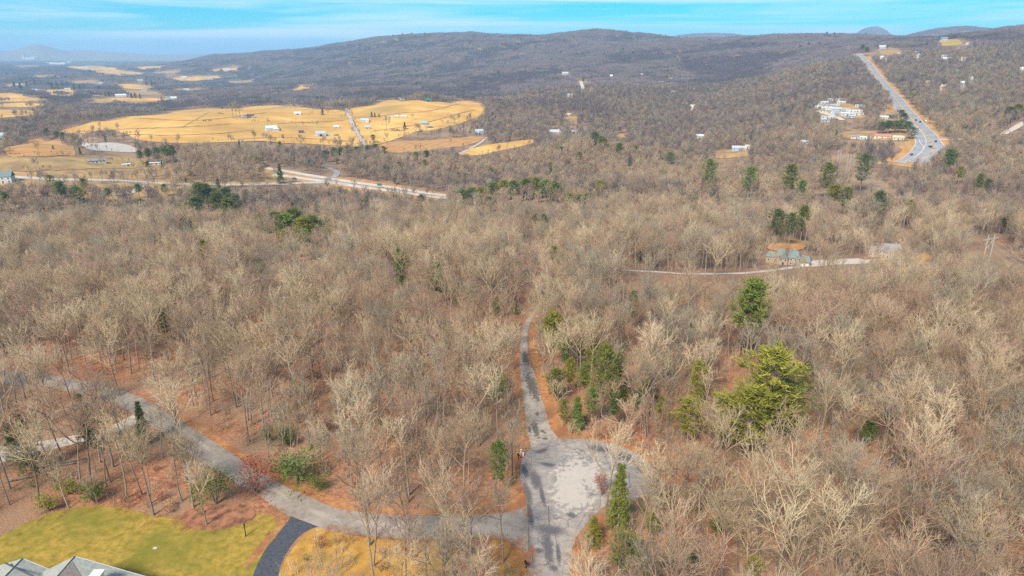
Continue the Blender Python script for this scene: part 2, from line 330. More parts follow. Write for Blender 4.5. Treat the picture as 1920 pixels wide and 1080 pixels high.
def marks(m, dark, blobs, hi=1.0, fine=2.6):                     # worn or tarred marks with ragged edges: ends in the photograph, half width in metres
    t = m.node_tree; l = t.links.new; b = t.nodes['Principled BSDF']; tcn = N(t, 'ShaderNodeTexCoord'); acc = None
    for p0, p1, hw_ in blobs:
        a, c = np.array(at(*p0)), np.array(at(*p1)); d = c-a; mpn = N(t, 'ShaderNodeMapping', vector_type='TEXTURE')
        mpn.inputs['Location'].default_value = (*((a+c)/2), 0); mpn.inputs['Rotation'].default_value = (0, 0, math.atan2(d[1], d[0])); mpn.inputs['Scale'].default_value = (np.linalg.norm(d)/2+hw_*.5, hw_, 1e4)
        l(tcn.outputs['Object'], mpn.inputs['Vector']); ln = N(t, 'ShaderNodeVectorMath', operation='LENGTH'); l(mpn.outputs['Vector'], ln.inputs[0])
        sb = N(t, 'ShaderNodeMath', operation='SUBTRACT'); sb.inputs[0].default_value = 1.0; l(ln.outputs['Value'], sb.inputs[1])
        if acc is None: acc = sb.outputs[0]
        else: mxn = N(t, 'ShaderNodeMath', operation='MAXIMUM'); l(acc, mxn.inputs[0]); l(sb.outputs[0], mxn.inputs[1]); acc = mxn.outputs[0]
    nz = N(t, 'ShaderNodeTexNoise', inp={'Scale': fine, 'Detail': 9, 'Roughness': 0.75}); l(tcn.outputs['Object'], nz.inputs['Vector'])
    ad = N(t, 'ShaderNodeMath', operation='MULTIPLY_ADD'); l(nz.outputs['Fac'], ad.inputs[0]); ad.inputs[1].default_value = 3.2; ad.inputs[2].default_value = -1.85
    sm = N(t, 'ShaderNodeMath', operation='ADD'); l(acc, sm.inputs[0]); l(ad.outputs[0], sm.inputs[1])
    mr = N(t, 'ShaderNodeMapRange', inp={'From Min': 0.0, 'From Max': 0.22, 'To Max': hi}); l(sm.outputs[0], mr.inputs['Value'])
    mm = N(t, 'ShaderNodeMix', data_type='RGBA'); mm.inputs['B'].default_value = (*dark, 1)
    l(b.inputs['Base Color'].links[0].from_socket, mm.inputs['A']); l(mr.outputs['Result'], mm.inputs['Factor']); l(mm.outputs['Result'], b.inputs['Base Color'])
MT['circle'] = pave_mat('worn_pale_asphalt', (0.275, 0.237, 0.208), (0.385, 0.335, 0.295), (0.20, 0.19, 0.195), (0.50, 0.72), 0.16)
marks(MT['circle'], (0.50, 0.44, 0.385), [((1060, 880), (1120, 900), 7.0), ((1040, 930), (1110, 940), 4.5), ((1085, 850), (1060, 960), 5.0)], 0.75, 0.9)
marks(MT['circle'], (0.085, 0.082, 0.092), [((988, 930), (1000, 1000), 0.8), ((1010, 900), (1024, 960), 0.7), ((994, 1010), (1000, 1075), 0.7), ((1044, 1010), (1050, 1070), 0.6), ((980, 870), (990, 900), 1.0), ((1098, 838), (1150, 846), 1.7), ((1145, 848), (1192, 864), 2.3), ((1185, 860), (1218, 892), 1.7), ((1022, 985), (1034, 1075), 1.3), ((1002, 990), (1062, 998), 2.0), ((1000, 1031), (1022, 1034), 0.9), ((1062, 962), (1082, 970), 1.0), ((998, 878), (1012, 925), 1.7), ((1008, 868), (1044, 874), 1.0), ((982, 900), (996, 955), 1.2), ((1030, 1060), (1046, 1072), 1.0), ((1000, 850), (1030, 842), 0.9)], 0.85, 6.5)
marks(MT['circle'], (0.12, 0.115, 0.12), [((1028, 915), (1032, 1090), 0.16), ((991, 955), (992, 1090), 0.2), ((1000, 1060), (1040, 1058), 0.14), ((1040, 875), (1085, 872), 0.13)], 0.9, 1.0)
MT['lane'] = pave_mat('grey_asphalt', (0.235, 0.195, 0.16), (0.32, 0.27, 0.225), (0.38, 0.325, 0.27), (0.50, 0.75), 0.12, crack=False)
marks(MT['lane'], (0.43, 0.36, 0.30), [((470, 895), (560, 945), 0.8), ((560, 948), (640, 978), 0.9), ((640, 980), (800, 988), 1.4), ((800, 988), (990, 992), 1.8), ((330, 800), (420, 862), 0.7), ((930, 990), (985, 1010), 2.2)], 0.55, 1.2)
MT['uphill'] = pave_mat('grey_asphalt_with_patches', (0.30, 0.25, 0.205), (0.42, 0.36, 0.30), (0.25, 0.22, 0.19), (0.50, 0.65), 0.3, crack=False)
marks(MT['uphill'], (0.11, 0.10, 0.088), [((980, 652), (990, 690), 1.5), ((987, 690), (1010, 762), 2.0), ((1000, 785), (1010, 830), 1.0), ((990, 795), (995, 815), 0.6), ((1014, 806), (1024, 814), 0.6), ((1018, 822), (1026, 824), 0.5), ((1006, 772), (1008, 780), 0.5)], 0.95, 1.5)
MT['drive'] = mat('dark_asphalt', (0.055, 0.06, 0.075), (0.095, 0.10, 0.115), 2.0, 6, rough=0.8, bump=0.2, bscale=8, bdist=0.03)
MT['gravel'] = mat('pale_gravel', (0.42, 0.35, 0.29), (0.62, 0.54, 0.46), 1.6, 8, bump=0.4, bdist=0.05)
MT['patch'] = mat('bitumen_patch', (0.06, 0.06, 0.065), (0.15, 0.145, 0.15), 1.6, 8, rough=0.8, bump=0.2, bdist=0.02, lo=0.3, hi=0.7)
MT['lawn'] = mat('lawn_grass', (0.225, 0.165, 0.026), (0.42, 0.28, 0.062), 0.75, 10, bump=0.7, bscale=4, c3=(0.165, 0.16, 0.026), scale3=0.10, t3=(0.42, 0.72), bdist=0.12)
MT['dry'] = mat('dry_grass', (0.36, 0.19, 0.04), (0.52, 0.30, 0.075), 0.6, 9, bump=0.5, bscale=5, c3=(0.30, 0.14, 0.055), scale3=0.10, t3=(0.48, 0.7), bdist=0.12)
MT['verge'] = mat('orange_leaf_litter', (0.33, 0.14, 0.06), (0.48, 0.24, 0.10), 1.1, 10, bump=0.6, bscale=4, c3=(0.28, 0.12, 0.06), scale3=0.2, t3=(0.45, 0.65), bdist=0.15)
MT['mulch'] = mat('dark_mulch', (0.11, 0.06, 0.042), (0.36, 0.165, 0.09), 0.55, 10, bump=0.8, bdist=0.15, lo=.36, hi=.58)
def mown(m, ang, sc_=0.09, k=0.32):                                 # faint mowing lines and bare tracks across a field
    t = m.node_tree; l = t.links.new; b = t.nodes['Principled BSDF']; tcn = N(t, 'ShaderNodeTexCoord'); mpn = N(t, 'ShaderNodeMapping'); mpn.inputs['Rotation'].default_value = (0, 0, ang); l(tcn.outputs['Object'], mpn.inputs['Vector'])
    wv = N(t, 'ShaderNodeTexWave', inp={'Scale': sc_*.32, 'Distortion': 9.0, 'Detail': 4.0, 'Detail Scale': .25}); l(mpn.outputs['Vector'], wv.inputs['Vector']); nz = N(t, 'ShaderNodeTexNoise', inp={'Scale': .02, 'Detail': 8}); l(tcn.outputs['Object'], nz.inputs['Vector'])
    ml_ = N(t, 'ShaderNodeMath', operation='MULTIPLY'); l(wv.outputs['Fac'], ml_.inputs[0]); l(nz.outputs['Fac'], ml_.inputs[1]); mr = N(t, 'ShaderNodeMapRange', inp={'From Min': .1, 'From Max': .6, 'To Min': 1+k, 'To Max': 1-k}); l(ml_.outputs[0], mr.inputs['Value'])
    h = N(t, 'ShaderNodeHueSaturation'); l(mr.outputs['Result'], h.inputs['Value']); l(b.inputs['Base Color'].links[0].from_socket, h.inputs['Color']); l(h.outputs['Color'], b.inputs['Base Color']); return m
MT['field'] = mown(mat('straw_field', (0.46, 0.245, 0.062), (0.66, 0.385, 0.112), 0.016, 9, c3=(0.38, 0.235, 0.075), scale3=0.006, t3=(0.46, 0.66)), 1.2)
MT['green_field'] = mat('grazed_field', (0.36, 0.245, 0.055), (0.50, 0.32, 0.08), 0.02, 7)
MT['orange_field'] = mown(mat('orange_broomsedge_field', (0.40, 0.20, 0.075), (0.53, 0.29, 0.11), 0.03, 9, c3=(0.34, 0.22, 0.10), scale3=.03), .4, k=.10)
MT['scrub'] = mat('scrubby_meadow', (0.26, 0.17, 0.085), (0.46, 0.30, 0.12), 0.05, 9)
MT['rough'] = mat('rough_meadow', (0.24, 0.155, 0.085), (0.46, 0.285, 0.12), 0.06, 9)
MT['farlane'] = mat('weathered_road', (0.40, 0.34, 0.29), (0.52, 0.46, 0.40), 0.3, 4)
MT['highway'] = mat('highway_asphalt', (0.25, 0.245, 0.25), (0.34, 0.33, 0.33), 0.08, 4)
MT['hwshoulder'] = mat('concrete_shoulder', (0.46, 0.42, 0.37), (0.56, 0.52, 0.47), 0.2, 4)
MT['paint'] = mat('road_paint', (0.75, 0.74, 0.70))

# leaf-strewn verges lie under the paving, the paving 3 cm above the ground
strip('leafy_verge', [(330, 800), (420, 862), (500, 905), (590, 950), (680, 972), (800, 975), (930, 972), (984, 955)],
      [(338, 772), (440, 838), (525, 888), (610, 925), (700, 948), (800, 955), (930, 940), (975, 915)], MT['verge'], 0.015, margin=-9)
strip('leafy_verge', [(995, 835), (990, 790), (980, 740), (976, 699), (975, 660)], [(976, 850), (970, 800), (964, 750), (962, 705), (966, 665)], MT['verge'], 0.015, margin=-9)
strip('leafy_verge', [(990, 950), (985, 935), (976, 905), (976, 875), (990, 842)], [(935, 965), (948, 935), (952, 905), (958, 875), (968, 838)], MT['verge'], 0.012, margin=-9)
strip('leafy_verge', [(1035, 822), (1018, 780), (1006, 735), (996, 690), (992, 640), (1000, 592)], [(1085, 815), (1062, 775), (1040, 730), (1018, 685), (1004, 640), (1008, 596)], MT['verge'], 0.015, margin=-9)
strip('leafy_verge', [(1060, 1100), (1070, 1040), (1090, 1000), (1128, 960)], [(1110, 1100), (1118, 1040), (1124, 1008), (1150, 972)], MT['verge'], 0.015, margin=-9)
strip('leafy_verge', [(1085, 828), (1130, 832), (1180, 846), (1220, 872), (1245, 905)], [(1080, 808), (1140, 815), (1200, 832), (1248, 862), (1285, 905)], MT['verge'], 0.012, margin=-9)
drape('lawn', [(-60, 1030), (0, 1005), (60, 976), (110, 958), (180, 948), (230, 952), (290, 968), (335, 974), (352, 990), (400, 994), (445, 984), (482, 962), (512, 968), (538, 980), (518, 1005), (495, 1035), (478, 1070), (470, 1110), (380, 1180), (100, 1190), (-120, 1130)], MT['lawn'], 0.022, 2.2, label='yellow green winter lawn behind the grey roofed house')
drape('dry_lawn', [(592, 990), (640, 1000), (720, 1012), (800, 1012), (850, 1014), (860, 1040), (830, 1080), (760, 1110), (640, 1120), (520, 1110), (528, 1065), (548, 1030), (570, 1003)], MT['dry'], 0.020, 2.0, avoid=False)
drape('dry_lawn', [(930, 1012), (960, 1022), (985, 1040), (990, 1062), (990, 1110), (950, 1100), (930, 1060), (915, 1030)], MT['dry'], 0.020, 1.5, avoid=False)
strip('leaf_drift', [(505, 958), (520, 985), (495, 1010), (468, 1045), (455, 1062)], [(535, 978), (527, 992), (505, 1018), (476, 1050), (458, 1066)], MT['verge'], 0.035, margin=-5)
strip('lane', [(-60, 690), (0, 693), (60, 698), (122, 708), (195, 722), (252, 740), (300, 766), (354, 800), (407, 832), (468, 873), (530, 909), (591, 937), (640, 955), (720, 964), (803, 967), (880, 966), (945, 962), (975, 954), (992, 946)],
      [(-60, 716), (0, 720), (60, 724), (122, 733), (180, 746), (235, 768), (285, 800), (335, 838), (385, 870), (440, 905), (481, 927), (538, 965), (591, 988), (640, 998), (720, 1008), (803, 1010), (880, 1009), (945, 1012), (992, 1043)][:18] + [(992, 1043)], MT['lane'], 0.03, 90, label='grey lane running in from the left to the turning circle')
strip('uphill_lane', [(999, 846), (995, 836), (988, 796), (979, 740), (975, 699), (974, 671), (977, 629), (982, 607), (996, 588), (1006, 575)],
      [(1064, 840), (1049, 823), (1033, 804), (1024, 774), (1013, 738), (1002, 699), (992, 671), (989, 637), (992, 612), (1001, 591), (1010, 578)], MT['uphill'], 0.034, 70, label='patched grey lane leading away from the turning circle')
drape('turning_circle', [(992, 1130), (991, 1080), (990, 1030), (989, 990), (988, 955), (984, 928), (977, 905), (975, 882), (979, 862), (992, 845), (1012, 832), (1040, 825), (1075, 823), (1112, 825), (1150, 832), (1186, 846), (1212, 866), (1226, 886), (1228, 908), (1216, 926), (1188, 938), (1150, 945), (1128, 953), (1105, 978), (1085, 1001), (1075, 1022), (1071, 1050), (1073, 1085), (1076, 1130)],
      MT['circle'], 0.040, 1.4, 140, label='pale worn asphalt turning circle at the end of the lane')
strip('asphalt_driveway', [(545, 968), (541, 976), (518, 1005), (495, 1035), (474, 1080), (465, 1120)], [(598, 988), (588, 990), (564, 1003), (542, 1029), (526, 1062), (518, 1110)], MT['drive'], 0.045, label='dark asphalt driveway leaving the lane')
strip('gravel_driveway', [(-60, 845), (0, 838), (60, 830), (110, 822), (160, 812), (205, 800), (250, 778)], [(-60, 880), (0, 868), (50, 856), (100, 842), (150, 830), (200, 818), (262, 792)], MT['gravel'], 0.03, label='pale gravel drive under the trees on the left')
drape('mulch_bed', [(338, 972), (350, 955), (368, 946), (392, 944), (420, 948), (450, 946), (474, 954), (478, 968), (462, 980), (436, 988), (404, 993), (372, 994), (350, 988)], MT['mulch'], 0.03, 1.0, 60, avoid=False, ragged=.5, label='reddish mulch bed bulging into the lawn')
# the farmland
FIELDS = [('straw_field', 'field', [(110, 246), (160, 232), (215, 222), (270, 217), (330, 209), (385, 204), (440, 204), (470, 200), (520, 198), (580, 203), (640, 208), (652, 214), (660, 235), (672, 262), (676, 276), (640, 274), (590, 271), (540, 268), (480, 264), (430, 266), (370, 268), (310, 268), (255, 262), (235, 250), (205, 243), (150, 250)]),
          ('straw_field', 'field', [(656, 206), (700, 197), (745, 188), (800, 191), (855, 191), (900, 194), (908, 206), (902, 216), (870, 230), (845, 238), (815, 242), (780, 248), (740, 262), (700, 272), (688, 272), (676, 250), (664, 228)]),
          ('orange_field', 'orange_field', [(700, 276), (745, 266), (800, 264), (850, 259), (900, 256), (908, 262), (880, 272), (840, 278), (790, 284), (730, 286)]),
          ('straw_field', 'field', [(858, 288), (900, 276), (940, 268), (1000, 262), (1004, 268), (950, 280), (905, 290)]),
          ('orange_field', 'orange_field', [(10, 284), (50, 268), (90, 265), (125, 272), (142, 284), (120, 292), (60, 294)]),
          ('meadow', 'scrub', [(-60, 300), (60, 297), (140, 292), (200, 292), (262, 296), (268, 306), (240, 316), (140, 318), (40, 320), (-60, 322)]),
          ('gravel_yard', 'farlane', [(145, 266), (200, 268), (245, 274), (258, 284), (200, 284), (160, 278)]),
          ('straw_field', 'field', [(-60, 206), (20, 206), (60, 208), (72, 213), (30, 219), (-60, 222)]),
          ('straw_field', 'field', [(-60, 177), (25, 175), (50, 181), (75, 184), (60, 190), (-60, 190)]),
          ('straw_field', 'field', [(92, 168), (140, 169), (142, 176), (110, 178), (88, 176)]),
          ('straw_field', 'field', [(128, 126), (170, 123), (215, 127), (210, 132), (150, 131)]), ('straw_field', 'field', [(180, 135), (235, 133), (272, 138), (220, 141)]),
          ('straw_field', 'field', [(320, 148), (355, 144), (404, 143), (405, 148), (345, 152)]), ('straw_field', 'field', [(222, 159), (285, 162), (280, 166), (230, 165)]),
          ('straw_field', 'field', [(0, 196), (40, 193), (95, 196), (60, 201), (0, 201)]), ('meadow', 'scrub', [(150, 190), (200, 187), (215, 190), (170, 194)]), ('meadow', 'scrub', [(236, 170), (290, 172), (318, 176), (280, 179), (240, 176)]), ('meadow', 'scrub', [(0, 160), (30, 158), (60, 160), (20, 163)]), ('meadow', 'scrub', [(330, 168), (370, 165), (410, 167), (360, 171)]), ('meadow', 'scrub', [(60, 143), (110, 141), (120, 143), (70, 146)]), ('straw_field', 'field', [(250, 126), (300, 124), (310, 126), (262, 129)]), ('meadow', 'scrub', [(290, 136), (330, 134), (335, 137), (296, 139)]), ('meadow', 'scrub', [(30, 124), (75, 122), (80, 124), (36, 127)]), ('straw_field', 'field', [(400, 130), (440, 128), (446, 130), (408, 133)]), ('meadow', 'scrub', [(430, 152), (470, 150), (478, 153), (436, 156)]), ('meadow', 'scrub', [(130, 153), (180, 151), (186, 154), (140, 156)]),
          ('straw_field', 'field', [(545, 168), (560, 163), (586, 160), (588, 164), (560, 170)]),
          ('straw_field', 'field', [(180, 186), (250, 183), (310, 186), (300, 190), (200, 190)]),
          ('road_bank', 'orange_field', [(1665, 303), (1690, 285), (1712, 262), (1720, 250), (1728, 258), (1722, 275), (1705, 296)]),
          ('yard', 'rough', [(1575, 250), (1640, 246), (1705, 248), (1700, 262), (1640, 262), (1580, 262)]), ('yard', 'rough', [(1650, 212), (1676, 208), (1680, 224), (1655, 228)]),
          ('yard', 'rough', [(1060, 222), (1074, 218), (1084, 224), (1072, 230)]), ('yard', 'rough', [(1152, 252), (1178, 250), (1176, 258), (1154, 260)]), ('yard', 'rough', [(1340, 284), (1400, 280), (1404, 294), (1345, 296)]),
          ('yard', 'scrub', [(1650, 96), (1680, 92), (1690, 99), (1660, 104)]), ('hill_lawn', 'green_field', [(1762, 80), (1780, 74), (1802, 78), (1800, 84), (1770, 86)]),
          ('dirt_bank', 'orange_field', [(1438, 466), (1460, 452), (1500, 450), (1512, 464), (1470, 474)]), ('dirt_bank', 'orange_field', [(1712, 484), (1735, 476), (1752, 486), (1730, 498), (1715, 496)]),
          ('trailer_lot', 'scrub', [(1532, 206), (1560, 196), (1590, 194), (1622, 214), (1618, 222), (1570, 222), (1540, 220)])]
for nm, mk, P in FIELDS: drape(nm, P, MT[mk], 0.45, 14.0 if P[0][1] < 340 else 4.0, 220 if P[0][1] < 340 else 80, ragged=9.0 if 190 < P[0][1] < 340 else 1.5)
drape('rough_meadow', [(-60, 312), (120, 312), (270, 308), (380, 312), (500, 312), (560, 330), (520, 348), (400, 352), (270, 372), (200, 375), (60, 352), (-60, 350)], MT['rough'], 0.12, 12, 200, avoid=False, ragged=14)
ribbon('farm_road', [(648, 204), (656, 222), (668, 246), (678, 264), (690, 279)], 6, MT['farlane'], 0.6)
ribbon('field_track', [(340, 240), (356, 231), (372, 222), (392, 211)], 3, MT['scrub'], 0.6, margin=None)
for P_ in ([(150, 246), (230, 243), (320, 240), (430, 233)], [(215, 256), (300, 254), (390, 252), (470, 244)], [(250, 222), (330, 226), (420, 222), (500, 212)], [(660, 222), (740, 214), (830, 203), (902, 197)], [(700, 246), (770, 236), (830, 222), (890, 206)], [(520, 232), (580, 230), (645, 226)], [(440, 262), (520, 258), (600, 262), (660, 266)]): ribbon('field_track', P_, 4.5, MT['rough'], 0.75, n=80, margin=None, ragged=.6)
ribbon('dirt_road', [(860, 290), (880, 280), (898, 270), (912, 258)], 5, MT['farlane'], 0.65)
_, mainroad = ribbon('valley_road', [(-60, 331), (60, 334), (130, 337), (270, 342), (400, 347), (500, 346), (545, 345)], 8, MT['farlane'], 0.3)
ribbon('grass_verge', [(480, 322), (540, 330), (610, 338), (690, 350), (760, 360), (840, 370)], 44, MT['orange_field'], 0.22, across=6, n=120, ragged=.5, margin=-4)
ribbon('highway', [(500, 316), (540, 322), (610, 334), (690, 346), (760, 356), (840, 367)], 10, MT['hwshoulder'], 0.4)
ribbon('highway', [(512, 328), (560, 334), (625, 343), (690, 353), (760, 362), (840, 372)], 10, MT['hwshoulder'], 0.4)
ribbon('slip_road', [(500, 346), (560, 344), (610, 343), (650, 346)], 9, MT['farlane'], 0.5)
ribbon('side_road', [(610, 336), (628, 331), (632, 323), (618, 316), (604, 312)], 7, MT['highway'], 0.5)
ribbon('farm_track', [(215, 366), (245, 362), (262, 352), (275, 343)], 5, MT['farlane'], 0.35)
ribbon('drive', [(1165, 507), (1230, 510), (1300, 514), (1380, 513), (1440, 508), (1500, 500), (1560, 494), (1640, 488), (1690, 483)], 4.2, MT['gravel'], 0.12, margin=2.0)
ribbon('forecourt', [(1505, 497), (1540, 493), (1580, 491), (1625, 489)], 13, MT['gravel'], 0.14, margin=2)
HWC = [(1608, 101), (1614, 108), (1640, 140), (1672, 178), (1700, 213), (1722, 240), (1738, 256), (1745, 268), (1740, 280), (1722, 294), (1690, 312)]
ribbon('grass_verge', HWC[1:], 44, MT['orange_field'], 0.35, across=6, n=140, ragged=.5, margin=-8)
_, hw = ribbon('highway', HWC[:8] + [(1752, 278), (1742, 292), (1715, 306)], 21, MT['highway'], 0.6, n=90)
_, hw2 = ribbon('highway', [(1700, 228), (1716, 246), (1724, 258), (1726, 270), (1718, 284), (1702, 298), (1684, 306)], 11, MT['highway'], 0.62, n=60)
for d in (-10.2, 10.2): ribbon('road_marking', None, 0.8, MT['hwshoulder'], 0.66, across=1, margin=None, world=offset_line(hw, d))
for d in (-5.2, 5.2): ribbon('road_marking', None, 0.8, MT['hwshoulder'], 0.68, across=1, margin=None, world=offset_line(hw2, d))
ribbon('road_marking', None, 1.1, MT['field'], 0.66, across=1, margin=None, world=hw)
ribbon('hill_road', [(1880, 252), (1900, 242), (1925, 228), (1960, 214)], 8, MT['gravel'], 0.5)
ribbon('side_road', [(1750, 262), (1790, 262), (1830, 260), (1880, 252)], 6, MT['farlane'], 0.5)
ribbon('hill_drive', [(1686, 112), (1688, 104), (1684, 99)], 7, MT['gravel'], 0.6)
ribbon('hill_drive', [(1815, 80), (1808, 88), (1796, 98), (1788, 104)], 7, MT['gravel'], 0.6)
ribbon('trailer_road', [(1534, 208), (1548, 213), (1562, 218), (1580, 226)], 8, MT['gravel'], 0.75)
ribbon('cleared_strip', [(1089, 152), (1091, 160), (1093, 168)], 10, MT['gravel'], 0.6, n=20)
# ------------------------------------------------------------------ tree generators
def rot_about(v, ax, a):
    ax = ax/np.linalg.norm(ax); return v*math.cos(a)+np.cross(ax, v)*math.sin(a)+ax*np.dot(ax, v)*(1-math.cos(a))
def poly_branch(rg, p, d, ln, n, up, wob):
    pts = [p]; st = ln/n
    for i in range(n):
        d = d + np.array([0, 0, up]) + rg.normal(0, wob, 3); d = d/np.linalg.norm(d); p = p + d*st; pts.append(p)
    return np.array(pts), d
def child_dir(rg, d, ang, az):
    o = np.cross(d, [0.31, 0.2, 0.93]) if abs(d[2]) < 0.95 else np.cross(d, [1, 0.1, 0]); o = o/np.linalg.norm(o)
    return rot_about(rot_about(d, o, ang), d, az)
def skeleton(seed, H, clear=0.45, limbs=8, subs=6, lets=6, twigs=5, spread=1.0, lean=0.03, fork=False, tr=0.0095):
    rg = np.random.default_rng(seed); B = []
    d = np.array([rg.normal(0, lean), rg.normal(0, lean), 1.0]); d /= np.linalg.norm(d)
    tp, td = poly_branch(rg, np.zeros(3), d, H*0.80, 9, 0.02, 0.035)
    r0 = H*tr; tr_r = np.interp(np.linspace(0, 1, 10), [0, 0.08, 0.5, 1], [r0*1.35, r0, r0*0.72, r0*0.22]); B.append((0, tp, tr_r))
    def on(P, r, t):
        i = min(int(t*(len(P)-1)), len(P)-2); f = t*(len(P)-1)-i; q = P[i+1]-P[i]
        return P[i]*(1-f)+P[i+1]*f, q/np.linalg.norm(q), r[i]*(1-f)+r[i+1]*f
    az = rg.uniform(0, 6.28); l1 = []
    for k in range(limbs):
        t = clear/0.8 + (0.98-clear/0.8)*((k+0.3)/limbs); p, q, rr = on(tp, tr_r, min(t, 0.98)); az += 2.4+rg.normal(0, 0.35)
        ang = R(rg.uniform(24, 46))*spread*(1.1-0.45*(k/limbs)); ln = H*rg.uniform(0.30, 0.46)*(1.0-0.35*k/limbs)*(1.25 if (fork and k == 0) else 1)
        P, _ = poly_branch(rg, p, child_dir(rg, q, ang, az), ln, 5, 0.055, 0.075); ra = rr*rg.uniform(0.55, 0.74)
        r = np.interp(np.linspace(0, 1, 6), [0, 1], [ra, max(0.045, ra*0.36)]); B.append((1, P, r)); l1.append((P, r, ln))
    l1.append((tp[7:], tr_r[7:], H*0.26))
    for P, r, ln in l1:
        az = rg.uniform(0, 6.28)
        for k in range(subs):
            t = 0.28+0.70*(k+rg.uniform(0, 0.6))/subs; p, q, rr = on(P, r, min(t, 0.99)); az += 2.4+rg.normal(0, 0.4)
            l2 = ln*rg.uniform(0.36, 0.56)*(1.15-0.5*t)
            P2, _ = poly_branch(rg, p, child_dir(rg, q, R(rg.uniform(20, 44)), az), l2, 4, 0.06, 0.10); ra = min(rr*0.75, 0.09)
            r2 = np.interp(np.linspace(0, 1, 5), [0, 1], [ra, max(0.03, ra*0.42)]); B.append((2, P2, r2)); a2 = rg.uniform(0, 6.28)
            for j in range(lets):
                t = 0.2+0.8*(j+rg.uniform(0, 0.7))/lets; p, q, rr = on(P2, r2, min(t, 0.99)); a2 += 2.4+rg.normal(0, 0.4)
                l3 = l2*rg.uniform(0.38, 0.62)*(1.1-0.4*t)
                P3_, _ = poly_branch(rg, p, child_dir(rg, q, R(rg.uniform(20, 44)), a2), l3, 2, 0.07, 0.12); ra = min(max(rr*0.75, 0.024), 0.036)
                B.append((3, P3_, np.array([ra, ra*0.75, ra*0.4]))); a3 = rg.uniform(0, 6.28)
                for i in range(twigs):
                    t = 0.15+0.85*(i+rg.uniform(0, 0.8))/twigs; t = min(t, 0.99); e = t*2; m = min(int(e), 1); p = P3_[m]*(1-(e-m))+P3_[m+1]*(e-m); q = P3_[m+1]-P3_[m]; q = q/np.linalg.norm(q); a3 += 2.4
                    d4 = child_dir(rg, q, R(rg.uniform(25, 50)), a3)+np.array([0, 0, 0.22]); d4 /= np.linalg.norm(d4)
                    B.append((4, np.array([p, p+d4*l3*rg.uniform(0.5, 0.85)]), np.array([0.020, 0.007])))
    return B
def tubes(B, levels, sides, fat=1.0):
    V = []; Fc = []; nb = 0
    for lv, P, r in B:
        if lv not in levels: continue
        s = sides[lv]; n = len(P); t = np.gradient(P, axis=0); t /= np.linalg.norm(t, axis=1)[:, None]+1e-9
        u = np.cross(t, [0.31, 0.17, 0.1]); u /= np.linalg.norm(u, axis=1)[:, None]+1e-9; v = np.cross(t, u)
        th = np.arange(s)*2*math.pi/s
        rings = P[:, None]+(u[:, None]*np.cos(th)[None, :, None]+v[:, None]*np.sin(th)[None, :, None])*(r*fat)[:, None, None]
        if lv >= 3:                                                 # close the thin ends in a point
            V.append(rings[:-1].reshape(-1, 3)); V.append(P[-1:]); k = (n-1)*s
            for i in range(n-2):
                for j in range(s):
                    a, b = nb+i*s+j, nb+i*s+(j+1) % s; Fc += [(a, b, b+s), (a, b+s, a+s)]
            Fc += [(nb+(n-2)*s+j, nb+(n-2)*s+(j+1) % s, nb+k) for j in range(s)]; nb += k+1
        else:
            V.append(rings.reshape(-1, 3))
            for i in range(n-1):
                for j in range(s):
                    a, b = nb+i*s+j, nb+i*s+(j+1) % s; Fc += [(a, b, b+s), (a, b+s, a+s)]
            nb += n*s
    return np.concatenate(V), np.array(Fc)
def join(parts):                                                    # [(V, F, material index)]
    V = []; Fc = []; mi = []; n = 0
    for v, f, m in parts: V.append(v); Fc.append(np.asarray(f)+n); mi += [m]*len(f); n += len(v)
    return np.concatenate(V), np.concatenate(Fc), mi
S5 = {0: 7, 1: 5, 2: 4, 3: 3, 4: 3}
BARE = []                                                           # (trunk mesh, crown mesh, joined mesh, height, form word)
SPEC = [(11, 19.5, .44, 8, 6, 5, 3, 1.0, .03, False, 'spreading'), (12, 21, .50, 7, 6, 5, 3, .75, .03, False, 'narrow'), (13, 18, .38, 9, 6, 5, 3, 1.25, .05, False, 'spreading'),
        (14, 20, .42, 7, 6, 5, 3, .95, .03, True, 'forked'), (15, 17, .46, 6, 6, 5, 3, .8, .06, False, 'narrow'), (16, 22, .48, 9, 6, 5, 3, 1.05, .02, False, 'spreading'),
        (17, 16, .30, 8, 6, 5, 3, 1.1, .05, True, 'forked'), (18, 19, .52, 6, 6, 5, 3, .65, .05, False, 'narrow'), (19, 15, .40, 6, 5, 5, 3, .8, .12, False, 'leaning'), (20, 20, .44, 9, 6, 5, 3, 1.4, .04, False, 'spreading'),
        (21, 20, .55, 6, 5, 4, 3, .6, .03, False, 'narrow'), (22, 14, .28, 9, 6, 5, 3, 1.3, .06, True, 'forked'), (23, 21, .40, 7, 7, 5, 3, .9, .05, True, 'forked'), (24, 18, .50, 7, 5, 4, 2, 1.0, .09, False, 'leaning')]
for q in SPEC:
    B = skeleton(q[0], *q[1:10]); tv, tf = tubes(B, (0,), S5); cv, cf = tubes(B, (1, 2, 3, 4), S5)
    jv, jf, mi = join([(tv, tf, 0), (cv, cf, 1)])
    BARE.append((mesh('trunk', tv, tf, smooth=True), mesh('crown', cv, cf, smooth=True), mesh('bare_tree', jv, jf, mi, True), q[1], q[10]))
for b in BARE: b[0].materials.append(MT['trunk']); b[1].materials.append(MT['tan'])
def src(name, me, mats):
    for k, m in enumerate(mats):
        if k < len(me.materials): me.materials[k] = m
        else: me.materials.append(m)
    return bpy.data.objects.new(name, me)
def collect(name, objs):
    c = bpy.data.collections.new(name)
    for o in objs: c.objects.link(o)
    return c
